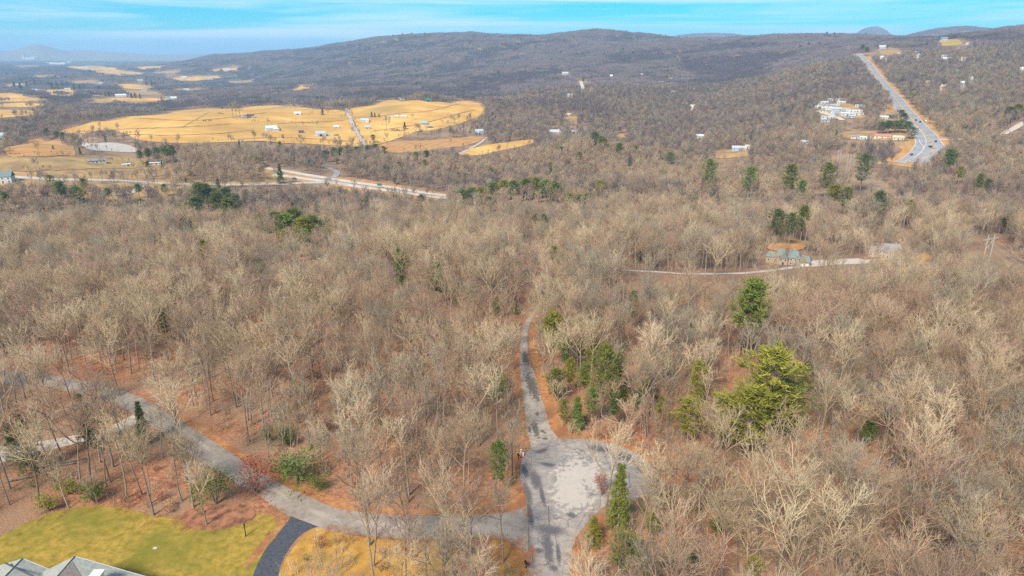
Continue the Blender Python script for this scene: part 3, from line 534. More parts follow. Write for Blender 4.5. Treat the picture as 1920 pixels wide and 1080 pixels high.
def scatter(name, pts, rot, scl, vi, coll, label=None, cat=None):
    me = bpy.data.meshes.new(name); me.vertices.add(len(pts)); me.vertices.foreach_set('co', np.asarray(pts, np.float32).ravel())
    for an, ty, dat in (('turn', 'FLOAT_VECTOR', rot), ('size', 'FLOAT_VECTOR', scl)):
        a = me.attributes.new(an, ty, 'POINT'); a.data.foreach_set('vector', np.asarray(dat, np.float32).ravel())
    a = me.attributes.new('kind_index', 'INT', 'POINT'); a.data.foreach_set('value', np.asarray(vi, np.int32))
    o = link(name, me); ng = bpy.data.node_groups.new(name, 'GeometryNodeTree')
    ng.interface.new_socket('Geometry', in_out='INPUT', socket_type='NodeSocketGeometry'); ng.interface.new_socket('Geometry', in_out='OUTPUT', socket_type='NodeSocketGeometry')
    gi = ng.nodes.new('NodeGroupInput'); go = ng.nodes.new('NodeGroupOutput'); ip = ng.nodes.new('GeometryNodeInstanceOnPoints'); ci = ng.nodes.new('GeometryNodeCollectionInfo')
    ci.inputs['Collection'].default_value = coll; ci.inputs['Separate Children'].default_value = True; ci.inputs['Reset Children'].default_value = True
    l = ng.links.new
    def attr(t, nm):
        n = ng.nodes.new('GeometryNodeInputNamedAttribute'); n.data_type = t; n.inputs['Name'].default_value = nm; return n.outputs['Attribute']
    ip.inputs['Pick Instance'].default_value = True
    er = ng.nodes.new('FunctionNodeEulerToRotation'); l(attr('FLOAT_VECTOR', 'turn'), er.inputs[0]); l(er.outputs[0], ip.inputs['Rotation'])
    l(gi.outputs[0], ip.inputs['Points']); l(ci.outputs[0], ip.inputs['Instance']); l(attr('INT', 'kind_index'), ip.inputs['Instance Index'])
    l(attr('FLOAT_VECTOR', 'size'), ip.inputs['Scale']); l(ip.outputs[0], go.inputs[0])
    md = o.modifiers.new('scatter', 'NODES'); md.node_group = ng
    return tag(o, label, cat, kind='stuff')
# sources for the masses of bare trees: every form in four barks
hi_src = []
for k, b in enumerate(BARE):
    for j, bk in enumerate(('pale', 'tan', 'brown', 'grey')):
        me = b[2].copy(); hi_src.append(src('bare_tree_%03d' % (k*4+j), me, [MT['trunk'], MT[bk]]))
HI = collect('near_trees', hi_src)
lo_src = []; FARMTREE = []
for k, (sd_, H, cl, sp) in enumerate(((31, 17, .38, 1.0), (32, 19, .42, .9), (33, 15, .34, 1.1), (34, 18, .45, .8), (35, 16, .36, 1.2))):
    B = skeleton(sd_, H, cl, 8, 6, 6, 1, sp, .04, tr=.012); v0, f0 = tubes(B, (0, 1), {0: 5, 1: 3}, 1.1); v1, f1 = tubes(B, (2, 3, 4), {2: 3, 3: 3, 4: 3}, 1.9)
    FARMTREE.append((mesh('trunk', v0, f0, smooth=True), mesh('crown', v1, f1, smooth=True))); FARMTREE[-1][0].materials.append(MT['trunk']); FARMTREE[-1][1].materials.append(MT['grey'])
    jv, jf, mi = join([(v0, f0, 0), (v1, f1, 1)])
    for j, bk in enumerate(('tan', 'brown', 'grey', 'far')):
        lo_src.append(src('middle_tree_%03d' % (k*4+j), mesh('middle_tree', jv, jf, mi, True), [MT['trunk'], MT[bk]]))
LO = collect('middle_trees', lo_src)
def far_tree(rg, x, y, H, V, Fc):
    b = len(V); r = H*0.30; V += [(x-.22, y, -1), (x+.22, y, -1), (x, y, H*.6)]; Fc.append((b, b+1, b+2))
    for i in range(16):
        a = rg.uniform(0, 6.28); e = math.sqrt(rg.uniform(0, 1)); z1 = H*(1.0-0.28*e*e)*rg.uniform(.86, 1.0); x1, y1 = x+r*e*math.cos(a), y+r*e*math.sin(a); z0 = H*rg.uniform(.36, .58)
        x0, y0 = x+r*.3*e*math.cos(a), y+r*.3*e*math.sin(a); wv = rg.uniform(.28, .55); a2 = rg.uniform(0, 3.14); b = len(V)
        xm, ym, zm = x0*.35+x1*.65, y0*.35+y1*.65, z0*.4+z1*.6
        V += [(x0, y0, z0), (xm+wv*math.cos(a2), ym+wv*math.sin(a2), zm), (xm-wv*math.cos(a2), ym-wv*math.sin(a2), zm), (x1, y1, z1)]; Fc += [(b, b+1, b+2), (b+1, b+3, b+2)]
fa_src = []
for k in range(6):
    rg = np.random.default_rng(60+k); V = []; Fc = []
    for i in range(5):
        for j in range(5): far_tree(rg, (i-2+rg.uniform(-.42, .42))*6.6, (j-2+rg.uniform(-.42, .42))*6.6, rg.uniform(12, 19), V, Fc)
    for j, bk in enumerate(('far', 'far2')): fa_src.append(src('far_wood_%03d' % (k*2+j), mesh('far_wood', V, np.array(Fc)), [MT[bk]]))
FA = collect('far_woods', fa_src)
def pine_mesh(seed, H, base=.3, wid=.24, whorls=13, per=5, kind='pine', droop=.0):
    rg = np.random.default_rng(seed); V = []; Fc = []; B = [(0, np.array([[0, 0, -.3], [0, 0, H*.5], [0, 0, H*.98]]), np.array([H*.014, H*.010, H*.002]))]
    for wk in range(whorls):
        t = base+(0.99-base)*(max(0, wk+rg.uniform(-.2, .2))/whorls)**.92; z = H*t
        s = (t-base)/(1-base)
        prof = (1-s)**.85 if kind == 'cone' else (math.sin(math.pi*min(1, .22+.80*s))**.8)*(1 if s < .75 else 1.05)
        for k in range(per if s < .85 else 3):
            a = 2.4*(wk*per+k)+rg.uniform(-.4, .4); ln = max(.5, H*wid*prof*rg.uniform(.5, 1.3)); up = (0.32+.5*s if kind == 'pine' else .10+.55*s)-droop
            d = np.array([math.cos(a), math.sin(a), up]); d /= np.linalg.norm(d); p0 = np.array([0, 0, z]); p1 = p0+d*ln*.55; p2 = p0+d*ln+np.array([0, 0, ln*.12-ln*droop*.5])
            B.append((1, np.array([p0, p1, p2]), np.array([.06, .04, .015])*H/16))
            nc = 4 if kind == 'pine' else 6
            for c in range(nc):
                f = .30+.70*(c+.6)/nc; q = p0+(p2-p0)*f+rg.normal(0, ln*.07, 3); R_ = H*(.042 if kind == 'pine' else .030)*rg.uniform(.7, 1.3)
                for m in range(15):
                    dd = rg.normal(0, 1, 3); dd[2] = dd[2]*.55+(.45 if kind == 'pine' else .1); dd += d*.55; dd /= np.linalg.norm(dd); o = rg.normal(0, R_*.45, 3); o[2] *= .5
                    sd_ = np.cross(dd, rg.normal(0, 1, 3)); sd_ /= np.linalg.norm(sd_)+1e-9; L_ = R_*rg.uniform(.8, 1.4); wv = R_*.125; b = len(V)
                    V += list(np.array([q+o-sd_*wv, q+o+sd_*wv, q+o+dd*L_])); Fc.append((b, b+1, b+2))
    tv, tf = tubes(B, (0, 1), {0: 6, 1: 4}); return (tv, tf), (np.array(V), np.array(Fc))
def bush_mesh(seed, H, wid, n=420, leaf=.16, stems=7):
    rg = np.random.default_rng(seed); V = []; Fc = []; B = []
    for k in range(stems):
        a = rg.uniform(0, 6.28); e = rg.uniform(.2, .9)*wid*H*.5; B.append((1, np.array([[0, 0, -.1], [e*.4*math.cos(a), e*.4*math.sin(a), H*.4], [e*math.cos(a), e*math.sin(a), H*.8]]), np.array([.05, .035, .012])*max(1, H/3)))
    cl = [(rg.normal(0, .22*wid*H, 2), rg.uniform(.22, .85)*H) for _ in range(26)]
    for k in range(n):
        c, z = cl[rg.integers(0, len(cl))]; q = np.array([c[0], c[1], z])+rg.normal(0, .085*H, 3)*np.array([wid+.3, wid+.3, 1]); q[2] = max(q[2], .05)
        dd = rg.normal(0, 1, 3); dd[2] += .4; dd /= np.linalg.norm(dd); sd_ = np.cross(dd, rg.normal(0, 1, 3)); sd_ /= np.linalg.norm(sd_)+1e-9; s = leaf*rg.uniform(.7, 1.4); b = len(V)
        V += list(np.array([q-sd_*s*.5, q+dd*s, q+sd_*s*.5, q-dd*s])); Fc += [(b, b+1, b+2), (b, b+2, b+3)]
    return tubes(B, (1,), {1: 4}), (np.array(V), np.array(Fc))
EVG = {'pine': [], 'cone': [], 'bush': [], 'leafy': []}
def add_ev(kind, tr_, cr_, H):
    jv, jf, mi = join([(*tr_, 0), (*cr_, 1)])
    a = mesh('trunk', *tr_, smooth=True); a.materials.append(MT['trunk']); b = mesh('crown', *cr_); b.materials.append(MT['pine'])
    EVG[kind].append((a, b, mesh('evergreen', jv, jf, mi), H))
for k, q in enumerate(((18, .34, .23), (20, .45, .22), (16, .28, .27), (19, .40, .25))): add_ev('pine', *pine_mesh(80+k, *q), q[0])
for k, q in enumerate(((12, .06, .22, 20, 6), (14, .10, .19, 20, 6), (10, .04, .26, 17, 6))): add_ev('cone', *pine_mesh(90+k, *q, kind='cone', droop=.12), q[0])
for k, q in enumerate(((3.0, .9, 1500, .085), (2.4, 1.1, 1300, .08), (3.6, .7, 1500, .095))): add_ev('bush', *bush_mesh(100+k, *q), q[0])
for k, q in enumerate(((5.5, .85, 1500, .11),)): add_ev('leafy', *bush_mesh(110+k, *q), q[0])
ev_src = []
for j, mk in enumerate(('pine', 'dark', 'olive')):
    for k, kd in enumerate((EVG['pine'][0], EVG['pine'][2], EVG['cone'][0], EVG['cone'][1])):
        ev_src.append(src('evergreen_%03d' % (j*4+k), kd[2].copy(), [MT['trunk'], MT[mk]]))
EV = collect('evergreens', ev_src)
us = []
for k in range(4):                                                  # undergrowth: thin bare stems, some with withered leaves
    rg = np.random.default_rng(130+k); B = []
    for i in range(9):
        a = rg.uniform(0, 6.28); x, y = rg.normal(0, .5, 2); h = rg.uniform(1.6, 3.6); p = np.array([x, y, -.1]); d = np.array([.28*math.cos(a), .28*math.sin(a), 1])
        P, _ = poly_branch(rg, p, d/np.linalg.norm(d), h, 3, .02, .10); B.append((2, P, np.array([.035, .028, .02, .01])))
        for j in range(9):
            q = P[1+j % 3]+rg.normal(0, .1, 3); a2 = rg.uniform(0, 6.28); B.append((4, np.array([q, q+np.array([math.cos(a2)*.7, math.sin(a2)*.7, .75])*rg.uniform(.5, 1.1)]), np.array([.02, .006])))
    v, f = tubes(B, (2, 4), {2: 3, 4: 3}); us.append(src('brush_%03d' % k, mesh('brush', v, f), [MT[('tan', 'grey', 'brown', 'pale')[k]]]))
for k, mk in enumerate(('tanleaf', 'redleaf', 'pine')):
    (a, b), (c, d) = bush_mesh(140+k, 2.2, 1.0, 260, .10, 6); jv, jf, mi = join([(a, b, 0), (c, d, 1)])
    us.append(src('brush_%03d' % (4+k), mesh('brush', jv, jf, mi), [MT['grey'], MT[mk]]))
US = collect('undergrowth_kinds', us)

# ------------------------------------------------------------------ where trees may stand
def blocked(x, y):
    r = np.zeros(len(x), bool)
    for P in POLYS:
        k = (x > P[:, 0].min()) & (x < P[:, 0].max()) & (y > P[:, 1].min()) & (y < P[:, 1].max())
        if k.any(): r[k] |= inside(P, x[k], y[k])
    for P, hw_ in AVOID:
        m = hw_.max()+1; k = np.where((x > P[:, 0].min()-m) & (x < P[:, 0].max()+m) & (y > P[:, 1].min()-m) & (y < P[:, 1].max()+m))[0]
        for s in range(0, len(k), 4000):
            q = k[s:s+4000]; d = np.hypot(x[q][:, None]-P[None, :, 0], y[q][:, None]-P[None, :, 1]); seg = np.linalg.norm(np.diff(P, axis=0), axis=1).max()
            r[q] |= (d < np.maximum(hw_[None], seg*.55)).any(1)
    return r
HOUSES = []                                                         # (x, y, radius) kept free of trees; filled before planting
def near_house(x, y, extra=0):
    r = np.zeros(len(x), bool)
    for a, b, c in HOUSES: r |= (x-a)**2+(y-b)**2 < (c+extra)**2
    return r
def jitter(y0, y1, cell, seed, amax=0.98):
    rg = np.random.default_rng(seed); ys = np.arange(y0, y1, cell*.87); X = []; Y = []
    for i, yy in enumerate(ys):
        wd = yy*amax+30; xs = np.arange(-wd, wd, cell)+(i % 2)*cell/2; X.append(xs+rg.uniform(-.42, .42, len(xs))*cell); Y.append(yy+rg.uniform(-.42, .42, len(xs))*cell)
    return np.concatenate(X), np.concatenate(Y)
# ------------------------------------------------------------------ buildings
WALL = {k: mat(k+'_siding', c, tuple(min(1, v*1.12) for v in c), 0.8, rough=0.8) for k, c in dict(white=(.50, .50, .48), cream=(.55, .48, .36), tan=(.42, .33, .24), grey=(.34, .36, .38), blue=(.33, .40, .47), brick=(.30, .14, .10), stone=(.32, .28, .23), green=(.10, .20, .16), brown=(.16, .10, .07), brownstone=(.34, .265, .19), pink=(.58, .42, .38)).items()}
ROOF = {k: mat(k+'_roofing', c, tuple(v*1.3 for v in c), 1.5, rough=0.75) for k, c in dict(grey=(.22, .22, .23), dark=(.07, .07, .085), white=(.48, .49, .50), green=(.035, .13, .10), teal=(.20, .36, .37), slate=(.15, .185, .18), brown=(.15, .105, .085), red=(.42, .17, .10), silver=(.36, .38, .39), tan=(.45, .37, .27)).items()}
MT['glass'] = mat('window_glass', (0.03, 0.035, 0.045), rough=0.15, spec=0.5)
MT['trim'] = mat('white_trim', (0.72, 0.72, 0.70), rough=0.6)
MT['darkdoor'] = mat('dark_door', (0.03, 0.03, 0.035), rough=0.6)
MT['steel'] = mat('galvanised_steel', (0.45, 0.45, 0.44), rough=0.5)
MT['black'] = mat('black_metal', (0.02, 0.02, 0.022), rough=0.5)
KEEP = [P for _, _, P in FIELDS]                                    # picture areas that tree tops leave open
def reserve(px, py, wpx, hpx, r, x, y): HOUSES.append((x, y, r)); KEEP.append([(px-wpx/2, py), (px+wpx/2, py), (px+wpx/2, py-hpx), (px-wpx/2, py-hpx)])
def house(px, py, w_, d_, h, rh, label, wall='white', roof='grey', yaw=0.0, win=3, rows=1, door=True, chimney=False, name='house', cat='house', group=None, hip=0.0, big_door=False, wing=None, gable_front=False, keep=1.0, lot=None):
    x, y = at(px, py); z = float(gz(x, y)); rz = R(yaw) - math.atan2(x, y)
    if gable_front: rz += math.pi/2
    c = Vector((x, y, z)) + Matrix.Rotation(rz, 3, 'Z') @ Vector((0, 0 if gable_front else d_/2, 0))
    o = tag(empty(name, c, rz), label, cat, group)
    def block(x0, x1, y0, y1, hh, rr):
        wl = MB().box(x0, x1, y0, y1, -2.5, hh); ym = (y0+y1)/2
        if not hip: 
            for xx in (x0, x1): wl.poly([(xx, y0, hh), (xx, y1, hh), (xx, ym, hh+rr)], [(0, 1, 2)])
        wl.build('wall', WALL[wall], o); e = .45
        return MB().gable(x0-e, x1+e, y0-e, y1+e, hh-.1, rr+.12, .2, hip).build('roof', ROOF[roof], o)
    rf = block(-w_/2, w_/2, -d_/2, d_/2, h, rh)
    if wing: block(*wing)
    if chimney: MB().box(w_*.22, w_*.22+.9, -.45, .45, h, h+rh+1.1).build('chimney', WALL['brick'], rf)
    def pane(a, b, z0, z1, face):
        m = MB()
        if face == 'f': m.box(a, b, -d_/2-.07, -d_/2+.05, z0, z1)
        else: m.box(w_/2-.05, w_/2+.07, a, b, z0, z1)
        return m
    for r in range(rows):
        zb = .9 + r*2.8
        for i in range(win):
            xc = -w_/2 + w_*(i+.5)/win
            if door and r == 0 and win > 1 and i == win//2: continue
            fr = pane(xc-.75, xc+.75, zb, zb+1.4, 'f').build('window', MT['trim'], o)
            MB().box(xc-.6, xc+.6, -d_/2-.10, -d_/2-.06, zb+.12, zb+1.28).build('pane', MT['glass'], fr)
        fr = pane(-.7, .7, zb, zb+1.4, 's').build('window', MT['trim'], o); MB().box(w_/2+.06, w_/2+.10, -.58, .58, zb+.12, zb+1.28).build('pane', MT['glass'], fr)
    if door: xd = 0 if win > 1 else -w_*.3; pane(xd-.55, xd+.55, 0, 2.1, 'f').build('door', MT['darkdoor'], o)
    if big_door:
        if gable_front: MB().box(w_/2-.05, w_/2+.08, -d_*.2, d_*.2, 0, min(3.4, h-.3)).build('barn_door', MT['darkdoor'], o); MB().box(-w_/2-.08, -w_/2+.05, -d_*.2, d_*.2, 0, min(3.4, h-.3)).build('barn_door', MT['darkdoor'], o)
        else: pane(-w_*.14, w_*.14, 0, min(3.4, h-.3), 'f').build('barn_door', MT['darkdoor'], o)
    D = math.hypot(x, y); k = F/D; reserve(px, py+1, w_*k*keep, (h+rh)*k*keep, lot or max(w_, d_)*.75, c.x, c.y)
    return o
# the farm on the straw fields
house(510, 246, 17, 11, 4.6, 3.6, 'long white farm building with white roof at the left end of the farm', 'white', 'white', 10, 2, name='barn', cat='barn', wing=(2, 11, -8, -3, 3.2, 1.6))
house(521, 245, 7, 6, 2.8, 1.8, 'small dark shed against the right end of the long white farm building', 'brown', 'dark', 20, 1, name='shed', cat='shed')
house(558, 216, 12, 7, 3, 3, 'white shed with dark doorway below the bare tree row on the far field', 'white', 'white', -5, 2, door=False, big_door=True, name='shed', cat='shed')
house(602, 256, 15, 11, 4.5, 3, 'pale barn with silver roof and black central doorway beside the farm road', 'white', 'silver', 8, 2, door=False, big_door=True, name='barn', cat='barn')
house(618, 255, 10, 3, 2.4, .4, 'low white trailer parked against the right side of the silver roofed barn', 'white', 'white', 4, 2, name='trailer', cat='trailer')
house(565, 250, 7, 6, 2.6, 1.6, 'low black shed standing alone left of the silver roofed barn', 'brown', 'dark', 0, 1, name='shed', cat='shed')
house(631, 241, 8, 6, 2.8, 2, 'small white shed standing in the field behind the silver roofed barn', 'white', 'white', 12, 1, name='shed', cat='shed')
house(683, 229, 13, 9, 3.2, 2.8, 'white farmhouse with pale roof just right of the farm road', 'white', 'silver', -15, 3, chimney=True, name='farmhouse', wing=(3, 9, -7, -1, 3, 2))
house(689, 242, 9, 7, 2.8, 2.2, 'grey shed with pale roof right of the farm road below the farmhouse', 'grey', 'silver', 5, 2, name='shed', cat='shed')
house(803, 191, 13, 9, 4.0, 3.6, 'green barn with green roof on the crest of the straw field', 'green', 'green', 6, 2, door=False, big_door=True, name='barn', cat='barn')
house(795, 234, 12, 9, 3, 2.6, 'house with teal roof among shrubs on the right half of the farm', 'stone', 'teal', -8, 3, chimney=True)
house(806, 240, 8, 5, 2.3, 1, 'low open shed with dark front below the teal roofed house', 'brown', 'grey', 0, 1, door=False, big_door=True, name='shed', cat='shed')
house(757, 221, 9, 5, 2.6, 1.8, 'white hoop shed, rightmost of the row above the big round tree', 'cream', 'white', 0, 1, name='shed', cat='shed')
house(744, 221, 6, 5, 2.5, 1.8, 'white shed in the middle of the row above the big round tree', 'cream', 'white', 0, 1, name='shed', cat='shed')
house(733, 221, 7, 4, 2.2, 1.2, 'low white shed, leftmost of the row above the big round tree', 'white', 'silver', 0, 1, name='shed', cat='shed')
house(900, 252, 14, 10, 5.0, 3.2, 'pale two storey house at the end of the dirt road by the wood edge', 'grey', 'silver', 20, 3, 2, chimney=True, wing=(-9, -3, -9, -4, 3, 2.4))
house(1040, 252, 17, 11, 3.6, 3.8, 'stone house with pale roof on the wooded hill right of the straw field', 'stone', 'silver', 6, 3, chimney=True, wing=(4, 10, -8, -3, 3.2, 2.6))
house(1076, 251, 12, 8, 3.4, 2.6, 'tan garage with grey roof right of the stone house on the wooded hill', 'tan', 'grey', -4, 2, door=False, big_door=True, name='garage', cat='garage')
house(755, 187, 16, 8, 3, 2, 'low pale house on the far crest left of the green barn', 'cream', 'white', 0, 4)
house(616, 207, 13, 9, 5, 3.2, 'brick house half hidden behind bare trees at the top of the farm road', 'brick', 'brown', 4, 3, 2, chimney=True)
house(470, 221, 12, 9, 3.4, 2.6, 'dark roofed house beside the bare tree clump on the left field', 'pink', 'brown', 0, 3)
house(458, 222, 9, 6, 2.6, 1.6, 'low pale shed left of the dark roofed house on the left field', 'white', 'silver', 0, 1, name='shed', cat='shed')
# the left edge and the valley
house(-2, 262, 20, 12, 6.0, 4.2, 'blue grey house with pale roof at the left edge above the orange field', 'blue', 'silver', -12, 3, 2)
house(-8, 264, 12, 7, 3.6, 1.2, 'white garage in front of the blue grey house at the left edge', 'white', 'white', -12, 2, name='garage', cat='garage')
house(182, 306, 17, 8, 2.9, 1.5, 'long white single storey house with grey roof in the valley meadow', 'white', 'grey', 8, 5)
house(6, 344, 14, 11, 6.0, 4.2, 'white two storey house with dark slate roof beside the valley road', 'white', 'slate', -18, 3, 2)
house(234, 312, 5, 3, 2.0, .5, 'left of the two small white sheds in the valley meadow', 'white', 'white', 0, 1, name='shed', cat='shed', door=False)
house(241, 312, 5, 3, 2.4, .6, 'right of the two small white sheds in the valley meadow', 'white', 'white', 0, 1, name='shed', cat='shed', door=False)
house(293, 309, 14, 4, 2.2, .5, 'low white trailer beside the dark pine clump in the valley', 'white', 'white', 0, 3, name='trailer', cat='trailer')
for i, (px, py, w_, wl, rf, lb) in enumerate(((68, 167, 30, 'white', 'dark', 'dark roofed house among the far evergreens at the left'), (62, 172, 34, 'white', 'silver', 'long pale house just below the dark roofed far house'), (127, 169, 22, 'cream', 'silver', 'pale house in front of the far evergreen row'),
        (154, 171, 16, 'grey', 'grey', 'small grey house at the right end of the far evergreen row'), (178, 180, 24, 'white', 'dark', 'white house beside the single far cone tree'), (227, 182, 30, 'white', 'white', 'white farmhouse between the two far evergreen blocks'),
        (180, 159, 22, 'white', 'grey', 'left of the small white houses beyond the evergreen row'), (190, 158, 20, 'white', 'silver', 'right of the small white houses beyond the evergreen row'), (318, 186, 22, 'white', 'slate', 'white house with dark roof on the right of the valley'), (326, 187, 16, 'white', 'white', 'small white shed right of the dark roofed valley house'),
        (263, 152, 26, 'white', 'silver', 'white house far out in the valley'), (286, 151, 20, 'white', 'white', 'small white house far out in the valley, right of the other'), (513, 167, 22, 'white', 'white', 'lone white shed left of the small far field'), (36, 161, 30, 'white', 'silver', 'white house on the far meadow at the left edge'), (156, 128, 70, 'white', 'white', 'long white shed on the highest far field'), (166, 131, 40, 'white', 'silver', 'small white shed below the long shed on the highest far field'), (345, 146, 34, 'white', 'white', 'white barn at the left end of the far right field'), (395, 147, 30, 'cream', 'silver', 'pale barn at the right end of the far right field'), (270, 171, 22, 'white', 'grey', 'white house on the brown meadow behind the far evergreen blocks'), (300, 159, 24, 'white', 'white', 'white house right of the upper far evergreens'), (425, 131, 50, 'white', 'white', 'white barn on the small far field under the ridge foot'), (82, 125, 60, 'white', 'white', 'white shed on the far meadow left of the town'), (350, 170, 22, 'white', 'silver', 'white house on the meadow below the far right field'))):
    house(px, py, w_, w_*.5, 5, 4, lb, wl, rf, 0, 3)
for i, (px, py, w_, h) in enumerate(((58, 111, 160, 26), (66, 110, 110, 34), (98, 120, 130, 18), (110, 121, 190, 22), (124, 120, 110, 20), (133, 119, 60, 24), (46, 111, 30, 70))):
    x, y = at(px, py); z = float(gz(x, y))
    o = tag(empty('warehouse', (x, y, z), 0), ['long white warehouse on the far plain at the left', 'taller white block behind the long far warehouse', 'low white warehouse left of the widest one on the far plain', 'widest white warehouse of the far town', 'white warehouse right of the widest one', 'smallest white building at the right end of the far town', 'slim white tower of the far town'][i], 'building')
    MB().box(-w_/2, w_/2, -30, 30, -10, h).build('wall', WALL['white'], o); MB().box(-w_/2-1, w_/2+1, -31, 31, h, h+2).build('roof', ROOF['white'], o); reserve(px, py, w_*F/y, h*F/y, 90, x, y)
# houses in the woods of the middle and the right
for px, py, w_, d_, h, rh, wl, rf, yw, lb in ((1068, 181, 16, 10, 4, 3, 'white', 'silver', 5, 'white house with several gables left of the cleared strip'), (1105, 171, 11, 9, 4, 4, 'pink', 'red', 0, 'pinkish house with a steep roof right of the cleared strip'), (1070, 166, 8, 7, 4, 3, 'white', 'white', 0, 'tiny white house above the house with several gables'),
        (1146, 146, 8, 8, 6, 4, 'white', 'white', 0, 'narrow white house high on the slope above the cleared strip'), (1193, 163, 24, 11, 4, 4, 'stone', 'silver', 4, 'long grey house under the wooded slope'), (1205, 142, 16, 9, 4, 3, 'white', 'silver', 0, 'pale house highest on the middle slope'), (1239, 158, 16, 10, 5, 4, 'white', 'grey', -10, 'white house with a grey gable right of the long grey house'),
        (1257, 147, 14, 10, 5, 4, 'white', 'white', 0, 'white house beside the gully on the middle slope'), (1261, 175, 17, 10, 4, 2, 'white', 'silver', 3, 'pale flat fronted house standing alone in the middle woods'), (1298, 207, 9, 9, 7, 4, 'cream', 'tan', -6, 'tall cream house beside the dark evergreens in the middle woods'), (1060, 140, 22, 12, 5, 4, 'grey', 'silver', 0, 'grey house farthest up on the wooded slope'),
        (1063, 218, 12, 9, 3, 2.4, 'tan', 'tan', 0, 'tan house behind the dark pine on the wooded hill'), (1312, 260, 12, 8, 4, 2, 'white', 'white', 0, 'white framed house among bare trees left of the pale blue house'), (1386, 283, 17, 9, 3.4, 2.4, 'blue', 'silver', 3, 'pale blue house on the orange yard in the middle valley'), (1402, 279, 7, 6, 3, 1.6, 'cream', 'tan', 0, 'small cream shed right of the pale blue house'),
        (1606, 261, 13, 8, 3, 1.6, 'cream', 'grey', 0, 'cream house left of the orange roofed house below the trailer park'), (1622, 262, 12, 6, 2.6, 1, 'white', 'white', 0, 'low white house right of the grey cone tree'), (1654, 260, 18, 9, 3, 2.2, 'white', 'red', 4, 'house with an orange red roof left of the highway'), (1684, 263, 12, 8, 3, 2, 'cream', 'tan', 0, 'tan roofed house nearest the highway'),
        (1657, 224, 10, 6, 3, 1.6, 'cream', 'white', 0, 'pale shed on the small orange yard left of the highway'), (1672, 223, 12, 8, 3, 2, 'brown', 'dark', 0, 'dark brown house on the small orange yard left of the highway'), (1509, 271, 12, 8, 3, 2, 'white', 'white', 0, 'white house left of the two dark teal evergreens'),
        (1655, 92, 20, 13, 6, 5, 'grey', 'silver', 0, 'grey house on the bare lot beside the top of the highway'), (1653, 110, 14, 10, 4, 3, 'white', 'white', 0, 'left of the two white houses below the bare lot'), (1661, 113, 10, 8, 4, 3, 'white', 'white', 0, 'right of the two white houses below the bare lot'), (1722, 104, 18, 10, 6, 4, 'white', 'grey', 0, 'white house with several gables right of the hill drive'),
        (1719, 109, 14, 9, 4, 3, 'white', 'silver', 0, 'white garage below the house with several gables on the hill'), (1769, 77, 22, 12, 7, 5, 'grey', 'slate', 0, 'grey house at the top of the yellow hill lawn'), (1768, 110, 18, 11, 5, 4, 'grey', 'silver', 0, 'grey house left of the pale house under the hill lawn'), (1775, 113, 16, 9, 4, 3, 'white', 'white', 8, 'long white house under the hill lawn'), (1806, 113, 18, 9, 4, 3, 'cream', 'tan', 0, 'tan house right of the houses under the hill lawn'),
        (1756, 137, 12, 9, 5, 3, 'white', 'silver', 0, 'pale house alone on the right hillside'), (1739, 161, 12, 10, 5, 4, 'cream', 'tan', 0, 'tan house with a broad gable on the right hillside'), (1768, 169, 14, 10, 5, 4, 'pink', 'tan', 0, 'pinkish house right of the tan broad gabled house'), (1794, 137, 13, 9, 4, 2, 'white', 'white', 0, 'low white house on the right hillside'), (1806, 160, 14, 9, 4, 3, 'white', 'white', 0, 'white house with white roof on the right hillside'),
        (1821, 153, 9, 8, 5, 4, 'cream', 'white', 0, 'small cream house right of the white roofed hillside house'), (1806, 167, 13, 9, 4, 4, 'stone', 'grey', 0, 'grey roofed house just below the white roofed hillside house'), (1917, 134, 12, 9, 5, 3, 'white', 'white', 0, 'white house at the right edge of the hillside'), (1553, 72, 24, 13, 5, 4, 'brick', 'brown', 0, 'brown house on the ridge line'), (1563, 74, 18, 12, 4, 3, 'tan', 'brown', 0, 'tan house right of the brown house on the ridge line')):
    house(px, py, w_, d_, h, rh, lb, wl, rf, yw, 3, keep=0.95, lot=max(w_, d_)*.7)
# trailer park
TR = [(1543, 194, 16), (1546, 199, 22), (1553, 202, 20), (1566, 200, 12), (1570, 189, 17), (1577, 194, 13), (1530, 203, 11), (1562, 206, 22), (1575, 208, 26), (1567, 213, 14), (1578, 215, 27), (1596, 211, 14), (1608, 211, 13), (1606, 216, 18), (1588, 217, 15), (1593, 221, 14), (1545, 211, 11), (1551, 223, 16), (1549, 229, 15), (1586, 181, 9), (1612, 201, 13), (1559, 189, 14)]
tdesc = 'topmost left,second row left,behind the lane bend,small one mid second row,topmost middle,topmost right,leftmost of all,centre behind the long pair,wide centre one,left of the longest,longest of all,right of the longest,rightmost of the third row,right end of the fourth row,below the longest,lowest at the right,beside the round tree,above the lowest at the left,lowest at the left,alone above the park,alone at the far right,topmost between the two ends'.split(',')
for (px, py, w_), ds in zip(TR, tdesc):
    house(px, py, w_, 4.6, 2.8, .7, 'white mobile home in the trailer park, '+ds, 'white' if rnd.random() < .8 else 'blue', rnd.choice(['white', 'silver', 'grey']), rnd.uniform(-4, 4), 3, name='mobile_home', cat='mobile home', group='mobile homes in the trailer park', lot=9)
